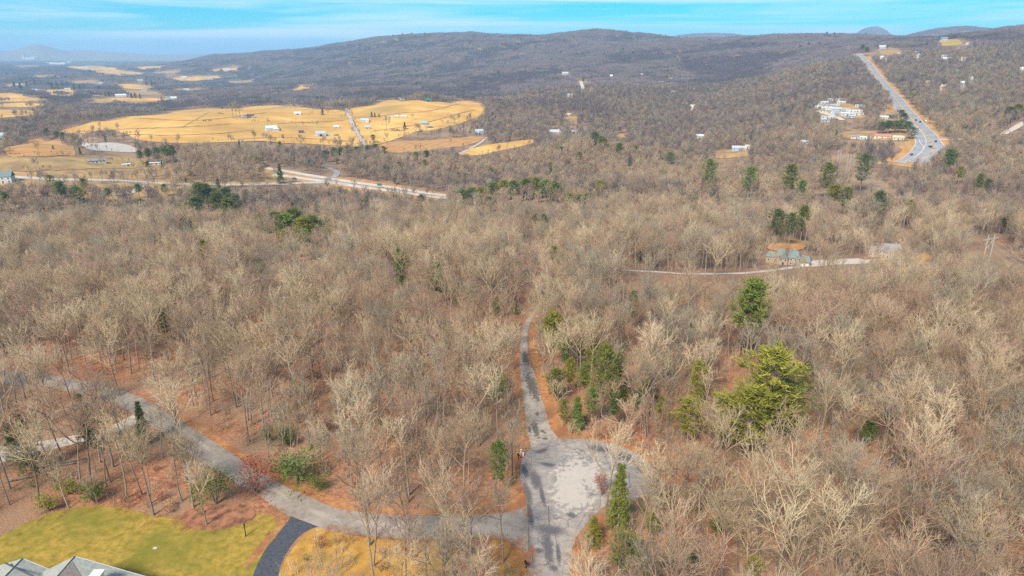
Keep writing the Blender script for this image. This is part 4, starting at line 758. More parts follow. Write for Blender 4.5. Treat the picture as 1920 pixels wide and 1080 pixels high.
# the two big houses in the middle wood
def mansion(px, py, label, roof, wall, yaw, s=1.0, garage=True):
    x, y = at(px, py); z = float(gz(x, y)); o = tag(empty('country_house', (x, y, z), R(yaw)-math.atan2(x, y), s), label, 'house')
    wl = MB().box(-9, 9, 0, 11, -3, 6); wl.box(-16, -9, 2, 9, -3, 4); wl.box(9, 17, 1, 9, -3, 4); wl.box(-5, 1, -3, 0, -3, 5.6); wl.build('wall', WALL[wall], o)
    rf = MB().gable(-9.6, 9.6, -.6, 11.6, 5.9, 4.8, .2, .4).build('roof', ROOF[roof], o)
    MB().box(3.2, 4.4, 5.8, 6.8, 6, 12).build('chimney', WALL['stone'], rf)
    MB().gable(-16.6, -8.4, 1.4, 9.6, 3.9, 3.6, .2, .45).build('roof', ROOF[roof], o); MB().gable(8.4, 17.6, .4, 9.6, 3.9, 3.8, .2, .45).build('roof', ROOF[roof], o)
    g = MB(); a = [(-5.5, -3.6, 5.5), (1.5, -3.6, 5.5), (1.5, 5, 5.5), (-5.5, 5, 5.5), (-2, -3.6, 9.4), (-2, 5, 9.4)]; g.poly(a, [(0, 4, 5, 3), (4, 1, 2, 5), (0, 1, 4), (3, 5, 2), (0, 3, 2, 1)]); g.build('roof', ROOF[roof], o)
    for xx, y0, z0 in ((-7.4, 0, .8), (3.2, 0, .8), (6.6, 0, .8), (-7.4, 0, 3.7), (3.2, 0, 3.7), (6.6, 0, 3.7), (-3.8, -3, 3.2), (-.6, -3, 3.2), (-14, 2, 1), (-11, 2, 1)):
        f = MB().box(xx-.75, xx+.75, y0-.08, y0+.05, z0, z0+1.6).build('window', MT['trim'], o); MB().box(xx-.6, xx+.6, y0-.12, y0-.07, z0+.12, z0+1.48).build('pane', MT['glass'], f)
    MB().box(-2.7, -1.5, -3.1, -2.95, 0, 2.3).build('door', MT['darkdoor'], o)
    for xx in (10.2, 13.4): MB().box(xx, xx+2.7, .9, 1.05, 0, 2.4).build('garage_door', MT['trim'], o)
    D = math.hypot(x, y); reserve(px, py-4, 26*s*F/D, 5*s*F/D, 12*s, o.location.x, o.location.y+6)
    return o
mansion(1474, 496, 'large tan house with slate green hipped roofs behind the gravel forecourt', 'slate', 'brownstone', -8, .66)
mansion(1668, 484, 'large house with grey hipped roofs at the right end of the gravel drive', 'grey', 'tan', 10, .66)
# the grey shingled roof at the lower left corner
def atz(px, py, z): u, a, b = ray(px, py); t = (z-CAMZ)/b; return u*t, a*t
HX, HY = atz(140, 1043, 7.2); HX -= 2.2; HY -= 3.3
hs_ = tag(empty('shingled_house', (HX, HY, float(gz(HX, HY)))), 'grey shingled house roof with white rake boards at the lower left corner', 'house')
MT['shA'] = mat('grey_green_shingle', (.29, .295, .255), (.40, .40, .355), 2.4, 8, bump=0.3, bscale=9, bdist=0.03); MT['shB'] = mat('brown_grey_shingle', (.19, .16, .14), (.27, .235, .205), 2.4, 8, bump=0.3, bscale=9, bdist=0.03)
MB().box(-13, 13, -12, 0, -.3, 3.2).box(-9.5, -4.0, 0, 2.2, -.3, 3.2).box(-1.5, 9.2, 0, 3.0, -.3, 3.2).build('wall', WALL['brick'], hs_)
def slab(pts, t=.16):
    if sum(pts[i][0]*pts[(i+1) % len(pts)][1]-pts[(i+1) % len(pts)][0]*pts[i][1] for i in range(len(pts))) < 0: pts = pts[::-1]
    m = MB(); n = len(pts); m.poly([(a, b, c-t) for a, b, c in pts]+list(pts), [tuple(range(n))[::-1], tuple(range(n, 2*n))]+[(i, (i+1) % n, n+(i+1) % n, n+i) for i in range(n)]); return m
def gwing(xl, xc, xr, ye, zr, ze, mats):                            # a rear gable: two slopes, valley flashing, ridge cap, white rakes
    slab([(xc, -9, zr), (xc, ye, zr), (xl, ye, ze), (xl, -9, ze)][::-1]).build('roof_slope', mats[0], hs_); slab([(xc+.01, -9, zr), (xr, -9, ze), (xr, ye, ze), (xc+.01, ye, zr)][::-1]).build('roof_slope', mats[1], hs_)
    MB().tube((xc, -9, zr+.03), (xc, ye, zr+.03), .09).build('ridge_cap', ROOF['dark'], hs_)
    for xx in (xl, xr): MB().tube((xc, ye+.05, zr-.10), (xx, ye+.05, ze-.10), .10, n=4).build('rake_board', MT['trim'] if xx == xr else MT['shA'], hs_)
lx, ly = atz(42, 1047, 6.3); lx -= HX; ly -= HY
gwing(lx-7.0, lx, lx+4.2, ly, 6.3, 3.9, (MT['shA'], MT['shA'])); gwing(-5.2, 2.2, 12.6, 3.3, 7.2, 3.3, (MT['shA'], MT['shA']))
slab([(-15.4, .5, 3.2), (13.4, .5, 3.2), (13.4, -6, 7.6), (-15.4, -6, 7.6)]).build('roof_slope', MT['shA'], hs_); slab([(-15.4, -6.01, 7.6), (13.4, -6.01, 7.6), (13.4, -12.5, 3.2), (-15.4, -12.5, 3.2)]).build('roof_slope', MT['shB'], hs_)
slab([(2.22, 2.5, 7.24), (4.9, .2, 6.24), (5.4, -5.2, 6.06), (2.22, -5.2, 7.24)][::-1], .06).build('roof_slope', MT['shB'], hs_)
p0, p1 = atz(10, 1056, 6.3), atz(62, 1080, 6.0)
MB().tube((p0[0]-HX, p0[1]-HY, 6.36), (p1[0]-HX, p1[1]-HY, 6.0), .12).build('valley_flashing', ROOF['dark'], hs_)
MB().tube((12.75, 3.3, 3.25), (12.75, -9, 3.25), .14, n=5).build('gutter', MT['trim'], hs_)
px_, py_ = atz(181, 1074, 7.3); px_ -= HX; py_ -= HY
ch = MB().box(px_-.65, px_+.65, py_-.7, py_+.6, 4.6, 7.1).build('chimney', MT['trim'], hs_); MB().box(px_-.8, px_+.8, py_-.85, py_+.75, 7.1, 7.3).build('chimney_cap', MT['trim'], ch)
evergreen_bush_at = (69, 1053)
HOUSES.append((HX, HY-4, 19))
# ------------------------------------------------------------------ evergreens and shrubs placed one by one
KEEP += [[(1808, 436), (1880, 436), (1925, 470), (1925, 505), (1850, 475), (1812, 462)], [(1555, 276), (1600, 282), (1690, 352), (1680, 362), (1590, 318), (1558, 300)], [(500, 312), (540, 318), (612, 330), (640, 336), (740, 352), (840, 364), (840, 376), (760, 366), (690, 357), (600, 346), (505, 332)], [(-60, 328), (60, 331), (270, 338), (400, 343), (545, 341), (545, 349), (400, 351), (270, 346), (60, 338), (-60, 335)],
         [(1603, 97), (1618, 98), (1650, 140), (1680, 172), (1712, 212), (1740, 246), (1772, 260), (1768, 280), (1742, 298), (1690, 310), (1678, 308), (1712, 280), (1722, 258), (1700, 228), (1680, 196), (1640, 145)],
         [(1878, 248), (1925, 222), (1930, 234), (1885, 256)], [(1165, 500), (1300, 504), (1440, 498), (1500, 490), (1500, 505), (1440, 518), (1300, 522), (1165, 516)], [(1500, 482), (1640, 476), (1640, 498), (1500, 504)],
         [(600, 310), (636, 316), (634, 332), (612, 340)], [(645, 203), (655, 203), (692, 276), (684, 280)], [(856, 288), (912, 256), (916, 262), (868, 294)], [(1086, 150), (1095, 150), (1097, 170), (1088, 170)], [(1530, 186), (1560, 184), (1625, 206), (1622, 224), (1545, 224)]]
NEARKEEP = [[(978, 862), (996, 842), (1040, 826), (1100, 828), (1150, 838), (1195, 862), (1190, 890), (1140, 905), (1126, 940), (1098, 975), (1076, 1008), (1070, 1080), (992, 1080), (990, 960)], [(972, 650), (990, 640), (1002, 690), (1022, 760), (1048, 826), (994, 840), (984, 760)],
            [(430, 880), (470, 870), (600, 940), (600, 990), (480, 930)], [(60, 978), (180, 950), (300, 970), (350, 990), (500, 965), (535, 985), (470, 1080), (0, 1080), (0, 1010)], [(500, 1010), (545, 970), (600, 985), (530, 1080), (470, 1080)]]
def height_for(x, y, ty): u, a, b = ray(0, ty); return CAMZ + b*y/a - float(gz(x, y))
EVPTS = []; EVSEE = []
def evergreen(kind, bx, by, ty, mk, label, group=None, name=None, cat=None, k=None, wide=1.0):
    x, y = at(bx, by); H = max(1.0, height_for(x, y, ty)); v = EVG[kind][2 if 'group' in label and 'yellow' in label else rnd.randrange(len(EVG[kind])) if k is None else k % len(EVG[kind])]
    s = H/v[3]; o = tag(empty(name or {'pine': 'pine_tree', 'cone': 'conifer', 'bush': 'shrub', 'leafy': 'small_tree'}[kind], (x, y, float(gz(x, y))), rnd.uniform(0, 6.28)), label, cat or {'pine': 'pine tree', 'cone': 'evergreen tree', 'bush': 'shrub', 'leafy': 'tree'}[kind], group)
    o.scale = (s*wide, s*wide, s)
    for nm, me in (('trunk', v[0]), ('crown', v[1])):
        c = link(nm, me, parent=o)
        if nm == 'crown': c.material_slots[0].link = 'OBJECT'; c.material_slots[0].material = MT[mk]
    if 300 < by: (None if (mk == 'dark' and by > 700 and bx < 400) or kind == 'bush' or 'low between' in label or 'among bare stems' in label or label.startswith(('short bushy', 'low spreading', 'small pine between', 'small yellowish')) else EVSEE.append((x, y, bx, ty+(by-ty)*.42, max(8, (by-ty)*.30*wide), (by-ty)*.45)))
    EVPTS.append((x, y, 1.6 if kind == 'bush' else 3.2 + H*.06*wide)); return o
for e in (('cone', 1081, 806, 742, 'fresh', 'bright green young conifer right of the uphill lane mouth', None, 1.15), ('pine', 1042, 752, 692, 'pine', 'short bushy pine beside the uphill lane above the young conifer', None, 1.2), ('pine', 1132, 782, 646, 'pine', 'tall slender pine behind the bright young conifer', None, .75), ('pine', 1212, 768, 716, 'olive', 'low spreading pine between the slender pine and the yellow pines', None, 1.5), ('pine', 1168, 770, 728, 'pine', 'small pine between the slender pine and the low spreading pine', None, 1.2),
          ('pine', 1036, 690, 586, 'olive', 'yellow green pine leaning over the uphill lane', None, .8), ('cone', 1158, 1000, 868, 'pine', 'tall dark conifer standing in front of the turning circle', None, .85), ('pine', 1165, 1090, 1000, 'fresh', 'green pine at the bottom edge right of the turning circle stem', None, 1.0), ('cone', 1112, 1022, 968, 'olive', 'yellowish young conifer on the right bank of the circle stem', None, 1.3), ('bush', 1266, 1082, 1035, 'fresh', 'bright green bush low in the wood at the bottom right of the circle', None, 1.0), ('pine', 1222, 1010, 960, 'olive', 'small yellowish pine behind the tall dark conifer', None, 1.0),
          ('pine', 1303, 770, 676, 'olive', 'yellow topped pine left of the big yellow green pine group', None, .7), ('pine', 1396, 690, 524, 'pine', 'tall layered pine rising alone above the bare crowns', None, .95), ('pine', 1432, 830, 655, 'olive', 'tallest pine of the yellow green group right of the circle', None, 1.3), ('pine', 1395, 862, 728, 'olive', 'broad front pine of the yellow green group', None, 1.5), ('pine', 1352, 842, 744, 'olive', 'left middle pine of the yellow green group', None, 1.45), ('pine', 1462, 832, 715, 'pine', 'right hand pine of the yellow green group', None, 1.4), ('pine', 1288, 832, 748, 'olive', 'golden pine at the left end of the yellow green group', None, 1.4),
          ('pine', 1622, 846, 790, 'fresh', 'small bright green pine top alone in the right wood', None, 1.0), ('pine', 1506, 750, 680, 'pine', 'thin green pine right of the yellow green group', None, .9), ('pine', 936, 930, 826, 'fresh', 'green pine left of the turning circle', None, .65), ('pine', 932, 780, 700, 'pine', 'pine half hidden left of the uphill lane', None, .8), ('bush', 560, 905, 845, 'fresh', 'round green holly by the lane bend', None, 1.1), ('bush', 600, 920, 890, 'pine', 'small dull green shrub right of the round holly', None, 1.0), ('leafy', 405, 945, 868, 'fresh', 'broad green evergreen shrub behind the mulch bed', None, 1.0), ('bush', 176, 942, 900, 'fresh', 'green shrub at the lawn edge beside a forked stump', None, 1.0), ('bush', 128, 928, 895, 'olive', 'thin yellowish shrub left of the green lawn edge shrub', None, 1.0), ('bush', 92, 958, 925, 'olive', 'faint low shrub near the left lawn edge', None, 1.0),
          ('cone', 62, 885, 775, 'dark', 'narrow dark conifer beside the gravel drive', None, .75), ('cone', 172, 840, 738, 'dark', 'dark conifer where the gravel drive passes the trees', None, .95), ('cone', 272, 832, 752, 'dark', 'dark conifer between the gravel drive and the lane', None, .85), ('cone', 30, 868, 800, 'dark', 'small dark conifer left of the narrow dark one', None, .8), ('bush', 540, 835, 795, 'fresh', 'green shrub in the leaf litter above the lane bend', None, .9), ('bush', 505, 828, 798, 'pine', 'dull shrub left of the green shrub above the lane bend', None, .85),
          ('pine', 822, 580, 492, 'fresh', 'lone dark green pine above the middle bare crowns', None, .7), ('pine', 753, 540, 466, 'fresh', 'small green pine top left of the lone dark green pine', None, .7), ('pine', 490, 530, 484, 'fresh', 'bright green pine top below the left pine group', None, .8), ('pine', 388, 510, 450, 'olive', 'small olive pine top left of the left pine group', None, .7), ('pine', 316, 650, 575, 'pine', 'green pine top among the left bare crowns', None, .6), ('pine', 662, 490, 444, 'pine', 'small pine top right of the left pine group', None, .8), ('pine', 1020, 460, 402, 'dark', 'dark pine top in the middle of the far canopy', None, .8), ('pine', 1003, 445, 400, 'olive', 'olive pine top touching the dark one in the far canopy', None, .7),
          ('cone', 968, 590, 568, 'fresh', 'tiny conifer on red litter at the top of the uphill lane', None, 1.0), ('pine', 932, 600, 555, 'olive', 'yellow pine top left of the tiny conifer', None, .6), ('pine', 1184, 620, 545, 'dark', 'dark olive pine right of the uphill lane end', None, .7), ('pine', 1038, 510, 462, 'pine', 'pine behind pale forked trees in the middle', None, .8), ('pine', 982, 485, 455, 'olive', 'faint olive pine top above the uphill lane', None, .7), ('pine', 1452, 460, 392, 'dark', 'dark pine behind tall pale trunks above the country house', None, 1.0), ('pine', 1500, 455, 385, 'pine', 'pine right of the dark pine above the country house', None, .9), ('pine', 1478, 462, 400, 'dark', 'middle dark pine behind the pale trunks above the country house', None, .9),
          ('pine', 1402, 372, 312, 'fresh', 'dark green pine on the right crest, left of three', None, 1.1), ('pine', 1476, 378, 308, 'pine', 'pine on the right crest, middle of three', None, 1.1), ('pine', 1546, 372, 305, 'pine', 'pine on the right crest near the pylon', None, .9), ('pine', 1498, 392, 338, 'fresh', 'green pine just below the crest pines', None, .8), ('pine', 1560, 400, 346, 'olive', 'twin topped yellowish pine below the pylon', None, 1.2), ('pine', 1582, 402, 350, 'pine', 'pine right of the yellowish pine below the pylon', None, 1.1), ('pine', 1640, 425, 358, 'dark', 'broad layered pine beside the power line', None, 1.1), ('pine', 1612, 360, 288, 'dark', 'tall dark pine behind the pylon', None, .9), ('pine', 1700, 425, 374, 'olive', 'yellow pine right of the broad layered pine', None, .9),
          ('pine', 1326, 370, 298, 'pine', 'pine standing highest on the middle crest', None, .8), ('pine', 1775, 330, 280, 'fresh', 'round green pine right of the highway bend', None, 1.3), ('pine', 1830, 372, 325, 'pine', 'tall pine on the right slope', None, .9), ('pine', 1848, 370, 335, 'dark', 'smaller dark pine beside the tall one on the right slope', None, .9), ('pine', 1795, 350, 312, 'olive', 'olive pine below the highway bend', None, .9), ('pine', 1880, 440, 405, 'pine', 'pine near the right edge above the cross arm pylon', None, 1.0), ('cone', 527, 345, 306, 'dark', 'dark conifer standing alone on the highway verge', None, 1.1), ('cone', 1566, 262, 243, 'dark', 'grey green cone tree between the valley houses', None, 1.0), ('cone', 1534, 282, 262, 'dark', 'left of the two dark teal evergreens in the valley', None, 1.2), ('cone', 1551, 283, 262, 'dark', 'right of the two dark teal evergreens in the valley', None, 1.2),
          ('cone', 605, 216, 201, 'dark', 'dark cone tree in front of the brick farmhouse', None, 1.1), ('cone', 759, 243, 228, 'dark', 'rounded dark evergreen left of the teal roofed house', None, 1.3), ('cone', 697, 220, 209, 'dark', 'left of the three small conifers behind the white farmhouse', None, 1.2), ('cone', 703, 220, 211, 'dark', 'middle of the three small conifers behind the white farmhouse', None, 1.2), ('cone', 711, 220, 212, 'dark', 'right of the three small conifers behind the white farmhouse', None, 1.2), ('cone', 450, 282, 262, 'dark', 'dark conifer at the near edge of the left field', None, 1.0), ('cone', 187, 173, 160, 'dark', 'single rounded cone tree by the far white house', None, 1.4), ('cone', 172, 181, 173, 'dark', 'small dark cone beside the white far house', None, 1.2), ('cone', 1093, 153, 144, 'dark', 'dark evergreen at the head of the cleared strip', None, 1.2), ('cone', 100, 280, 272, 'dark', 'small round bush tree on the orange field', None, 1.4)):
    evergreen(e[0], e[1], e[2], e[3], e[4], e[5], e[6], wide=e[7])
# groups that nothing tells apart
G_ = [('pines of the left middle clump', 'pine in the dense clump on the left middle canopy', [(487, 440, 402), (500, 452, 412), (520, 448, 398), (540, 470, 402), (556, 462, 392), (575, 470, 408), (592, 458, 404), (612, 456, 412), (540, 486, 430), (570, 490, 430), (622, 462, 418)], ('fresh', 'olive', 'pine')),
      ('pines of the far left clump', 'dark pine in the tall clump beyond the left canopy', [(360, 425, 378), (380, 400, 342), (392, 395, 345), (410, 412, 360), (428, 405, 352), (432, 425, 372), (350, 440, 400), (445, 410, 365), (372, 420, 370)], ('dark', 'pine')),
      ('pines along the middle crest', 'pine in the green line along the middle crest', [(868, 390, 355), (885, 388, 352), (905, 385, 350), (925, 380, 342), (945, 378, 338), (962, 380, 338), (985, 378, 335), (1005, 375, 332), (1022, 380, 338), (1040, 382, 340), (1070, 395, 362), (1085, 395, 365), (1100, 392, 362), (1125, 372, 338), (918, 398, 368)], ('fresh', 'pine', 'olive')),
      ('young evergreens right of the uphill lane', 'young green evergreen among bare stems right of the uphill lane', [(1056, 800, 748), (1068, 740, 672), (1095, 760, 680), (1108, 800, 728), (1150, 810, 738), (1192, 800, 732), (1060, 700, 632), (1110, 720, 640), (1238, 810, 742), (1156, 740, 664), (1088, 690, 622)], ('pine', 'fresh', 'olive', 'dark')),
      ('evergreens low in the right wood', 'green evergreen low between the bare trees of the right wood', [(1188, 1055, 1012), (1292, 1075, 1035), (1340, 1010, 972), (1412, 1085, 1045), (1690, 1010, 975), (1250, 960, 925), (1205, 1085, 1040), (1560, 900, 868), (1840, 1040, 1000)], ('fresh', 'pine', 'olive')),
      ('pines on the wooded mound', 'pine scattered on the wooded mound in the middle distance', [(1115, 285, 248), (1128, 290, 255), (1160, 300, 268), (1190, 298, 272), (1052, 300, 275), (1022, 300, 280), (1255, 310, 285), (1180, 320, 300), (1085, 310, 285), (1150, 285, 262)], ('pine', 'dark')),
      ('valley pines beside the meadow', 'dark pine in the row beside the valley meadow', [(265, 308, 282), (280, 306, 278), (296, 306, 276), (312, 306, 274), (325, 302, 272), (90, 262, 240), (108, 266, 246), (120, 268, 248), (132, 270, 252)], ('dark', 'pine')),
      ('pines in the wood below the farm', 'pine in the bare wood below the straw fields', [(612, 305, 282), (628, 302, 276), (640, 300, 276), (655, 298, 272), (670, 300, 275), (690, 298, 272), (705, 296, 270), (720, 300, 274), (780, 308, 284), (800, 305, 282), (700, 268, 252)], ('dark', 'pine')),
      ('pines beyond the left lawn canopy', 'low pine behind the left canopy beside the valley road', [(120, 385, 340), (150, 388, 350), (205, 378, 352), (262, 372, 345), (310, 368, 345), (15, 395, 360), (790, 388, 365), (685, 398, 372), (565, 400, 372), (545, 398, 370), (590, 395, 374)], ('pine', 'dark', 'fresh')),
      ('evergreens left of the highway', 'dark evergreen in the block left of the highway', [(1652, 252, 228), (1664, 252, 226), (1676, 250, 226), (1688, 250, 224), (1692, 238, 212), (1700, 252, 228), (1660, 185, 170), (1650, 180, 168), (1708, 262, 238), (1688, 228, 206)], ('dark',)),
      ('evergreens right of the highway', 'evergreen along the right bank of the highway', [(1690, 165, 148), (1700, 176, 158), (1708, 185, 166), (1716, 196, 176), (1624, 104, 88), (1616, 98, 84), (1800, 130, 120), (1780, 128, 119), (1808, 186, 172), (1850, 205, 188), (1905, 225, 195), (1890, 232, 200), (1910, 200, 180)], ('dark', 'pine')),
      ('far evergreens along the valley houses', 'dark evergreen in the long row by the far valley houses', [(28, 168, 152), (40, 172, 154), (52, 168, 152), (66, 162, 150), (98, 168, 153), (108, 168, 153), (118, 166, 152), (128, 166, 152), (140, 170, 156), (150, 170, 158), (160, 170, 158), (198, 181, 171), (205, 181, 171), (219, 181, 173), (247, 184, 173), (254, 184, 173), (263, 185, 175), (303, 186, 180), (240, 148, 142), (285, 162, 150), (275, 160, 150)], ('dark',))]
COUNT = 'first second third fourth fifth sixth seventh eighth ninth tenth eleventh twelfth'.split()
for g, lb, L_, mk in G_:
    L_ = sorted(L_)
    for i, (bx, by, ty) in enumerate(L_):
        od = 'leftmost' if i == 0 else 'rightmost' if i == len(L_)-1 else (COUNT[i]+' from the left' if i <= len(L_)/2 else COUNT[len(L_)-1-i]+' from the right')
        evergreen('pine' if by > 330 or 'pine' in lb or 'highway' in lb else 'cone', bx, by, ty, mk[i % len(mk)], lb+', '+od, g, wide=1.8 if 'highway' in lb else .8 if 'among bare stems' in lb else 1.35 if by < 330 else 1.45)
o = evergreen('leafy', 482, 925, 855, 'redleaf', 'small tree with withered red leaves over the lane edge', wide=1.1)
evergreen('leafy', 1128, 930, 880, 'redleaf', 'small red leaved sapling before the right side of the circle', wide=.6)

# ------------------------------------------------------------------ the bare woods
def in_polys(Ps, px, py):
    r = np.zeros(len(px), bool)
    for P in Ps: r |= inside(P, px, py)
    return r
def sees(x, y, z, Hs, Ps, offs=((0, .9), (0, .5), (0, .1))):
    r = np.zeros(len(x), bool)
    for dx, f in offs:
        px, py, d = proj_np(np.c_[x+dx, y, z+Hs*f]); r |= in_polys(Ps, px, py)
    return r
def hides_ev(x, y, z, Hs):
    r = np.zeros(len(x), bool)
    for f in (.95, .7, .5):
        px, py, d = proj_np(np.c_[x, y, z+Hs*f])
        for ex, ey, hx, hy, rx, ry in EVSEE: r |= (y < ey) & (((px-hx)/(rx+min(12, ry*.35)))**2+((py-hy)/(ry+min(12, ry*.35)))**2 < 1)
    return r
def near_ev(x, y):
    r = np.zeros(len(x), bool)
    for a, b, c in EVPTS:
        if b < 700: r |= (x-a)**2+(y-b)**2 < (c*.62)**2
    return r
HAND = [(1134, 968, 3, 'pale', 1.0, .5, 'tall pale forked bare tree rising in front of the turning circle'), (238, 934, 4, 'tan', 1.05, 2.0, 'dark leaning trunk with pale crown at the middle of the lawn edge'), (76, 951, 8, 'tan', 1.3, 4.0, 'leaning double trunked bare tree at the left lawn edge'), (288, 966, 1, 'tan', .9, 1.0, 'slim bare tree at the lawn edge left of the mulch bed'),
        (388, 984, 1, 'pale', .62, 2.2, 'pale slender stem standing in the mulch bed'), (380, 962, 7, 'tan', .55, .3, 'grey slender stem just behind the mulch bed'), (772, 1052, 7, 'brown', .95, 3.0, 'straight dark trunk in front of the lane on the dry grass'), (700, 1062, 3, 'pale', .95, 1.6, 'broad pale bare tree left of the straight dark trunk below the lane'), (830, 1060, 5, 'tan', .9, 5.0, 'thin tan bare tree right of the straight dark trunk below the lane'),
        (646, 868, 3, 'pale', 1.0, 2.6, 'pale forked bare tree just above the lane bend'), (130, 700, 9, 'pale', 1.0, 1.2, 'wide fan crowned bare tree beyond the left end of the lane'), (225, 742, 2, 'tan', 1.05, 3.3, 'dense round crowned bare tree leaning over the left lane'), (330, 800, 2, 'pale', 1.05, .2, 'pale spreading bare tree over the lane bend at the left'), (1240, 1000, 6, 'pale', 1.2, 4.1, 'pale forked bare tree right of the dark conifer by the circle'), (1030, 740, 0, 'pale', .9, 1.9, 'pale spreading bare tree beside the short bushy pine on the uphill lane'), (1210, 752, 5, 'pale', .95, 2.9, 'tall pale bare tree behind the low spreading pine')]
for hx_, hy_, k, bk_, sc_, tn_, lb in HAND:
    a, b_ = at(hx_, hy_); o = tag(empty('bare_tree', (a, b_, float(gz(a, b_))-.1), tn_, sc_), lb, 'tree', 'bare trees of the near wood'); b = BARE[k]; link('trunk', b[0], parent=o); c = link('crown', b[1], parent=o); c.material_slots[0].link = 'OBJECT'; c.material_slots[0].material = MT[bk_]
rg = np.random.default_rng(4)
x, y = jitter(48, 470, 4.6, 1, 0.92)
z = gz(x, y); bx, by, bd = proj_np(np.c_[x, y, z]); p = np.full(len(x), 0.93)
p[inside([(380, 830), (560, 900), (980, 940), (990, 740), (900, 690), (500, 720), (350, 770)], bx, by)] = .93
p[inside([(-80, 720), (330, 790), (480, 930), (330, 975), (180, 950), (-80, 1010)], bx, by)] = .58
p[inside([(520, 1000), (990, 1010), (990, 1300), (500, 1300)], bx, by)] = .42
p[inside([(-200, 1000), (60, 970), (200, 945), (540, 960), (470, 1100), (400, 1300), (-400, 1300)], bx, by)] = 0
p[inside([(1060, 830), (1300, 860), (1290, 930), (1120, 1000), (1080, 1100), (1075, 1000)], bx, by)] *= .85
p[inside([(1000, 640), (1020, 700), (1050, 800), (1200, 830), (1250, 760), (1180, 640)], bx, by)] *= 1.0
p[inside([(440, 1160), (540, 1120), (1000, 1120), (1000, 1400), (400, 1400)], bx, by)] = .3
keep = (rg.uniform(0, 1, len(x)) < p) & ~blocked(x, y) & ~near_house(x, y, 2) & ~near_ev(x, y)
x, y, z = x[keep], y[keep], z[keep]
for e in HAND: hx_, hy_ = at(e[0], e[1]); q = (x-hx_)**2+(y-hy_)**2 > 2.6**2; x, y, z = x[q], y[q], z[q]
vi = rg.integers(0, len(BARE), len(x)); S = rg.uniform(.70, 1.10, len(x)); young = rg.uniform(0, 1, len(x)) < .22; S[young] *= rg.uniform(.5, .75, young.sum())
# wide crowns on the open right side and far away, narrow stems in the central wood
cx, cy_, _ = proj_np(np.c_[x, y, z]); centre = inside([(380, 830), (560, 900), (980, 940), (990, 640), (900, 620), (500, 660), (350, 770)], cx, cy_)
narrow = np.array([i for i, s_ in enumerate(SPEC) if s_[10] in ('narrow', 'leaning')]); vi[centre] = np.where(rg.uniform(0, 1, centre.sum()) < .7, rg.choice(narrow, centre.sum()), vi[centre])
Hs = np.array([b[3] for b in BARE])[vi]*S
bad = sees(x, y, z, Hs, KEEP, ((0, .95), (0, .8), (0, .65), (0, .5), (0, .35), (0, .2))) & (rg.uniform(0, 1, len(x)) < .94)
bad |= sees(x, y, z, Hs, NEARKEEP, ((0, .95), (0, .75), (0, .5), (0, .2), (2.2, .7), (-2.2, .7), (1.5, .9), (-1.5, .9))) & (rg.uniform(0, 1, len(x)) < .985)
bad |= hides_ev(x, y, z, Hs) & (rg.uniform(0, 1, len(x)) < .8)
x, y, z, vi, S, Hs = [q[~bad] for q in (x, y, z, vi, S, Hs)]
patch = vnoise(x/38, y/38, 17)*.6+rg.uniform(0, 1, len(x))*.4; bark = np.clip((patch*5.2-.6).astype(int), 0, 3)
bark = np.array([0, 1, 2, 3])[(bark+rg.integers(0, 2, len(x))) % 4]; turn = rg.uniform(0, 6.28, len(x))
px, py, pd = proj_np(np.c_[x, y, z+Hs*.75]); infr = (px > -25) & (px < 1945) & (py < 1100)
order = np.argsort(np.where(infr, pd, 1e9)); one = np.zeros(len(x), bool); one[order[:300-len(HAND)]] = True
BK = ('pale', 'tan', 'brown', 'grey')
lanepts = np.array([at(*q) for q in ((0, 705), (122, 720), (252, 752), (380, 850), (505, 946), (640, 977), (803, 988), (985, 990))]); uppts = np.array([at(*q) for q in ((1020, 835), (1000, 760), (985, 690), (985, 620))])
CIRC = np.array(at(1100, 890)); YP = np.array(at(1400, 810)); LWN = np.array(at(250, 990))
def zone(px, py):
    if py > 1085 and px > 540: return ('footed below the frame right of the circle', CIRC[None]) if px > 1030 else ('footed below the frame left of the circle', lanepts)
    if px < 560 and py > 800 and py > 705+px*.5: return 'in the litter beyond the lawn', LWN[None]
    if px < 340 and py > 640: return 'in the wood by the gravel drive', lanepts
    if 540 <= px <= 1000 and py > 992: return 'on the dry grass below the lane', lanepts
    if px < 700 and py > 600: return 'in the left wood above the lane', lanepts
    if px < 990: return 'between lane and uphill lane', uppts
    if px < 1250 and py < 835: return 'right of the uphill lane', uppts
    if px < 1320: return 'close right of the circle', CIRC[None]
    if py < 850: return 'around the yellow green pines', YP[None]
    if px < 1620: return 'in the dense right wood', CIRC[None]
    return 'in the wood near the right edge', YP[None]
rows = []
for i in np.where(one)[0]:
    a, b, _ = proj(x[i], y[i], z[i]); zn, lm = zone(a, b); sz = 'tall' if Hs[i] > 18 else 'middling' if Hs[i] > 13.5 else 'small'
    rows.append([f'{sz} {BK[bark[i]]} {BARE[vi[i]][4]} bare tree {zn}', np.hypot(lm[:, 0]-x[i], lm[:, 1]-y[i]).min(), i])
rows.sort(key=lambda r: (r[0], r[1])); ORD = 'nearest second third fourth fifth sixth seventh eighth ninth tenth eleventh twelfth thirteenth fourteenth fifteenth sixteenth'.split(); seen = {}; tot = {}
for r in rows: tot[r[0]] = tot.get(r[0], 0)+1
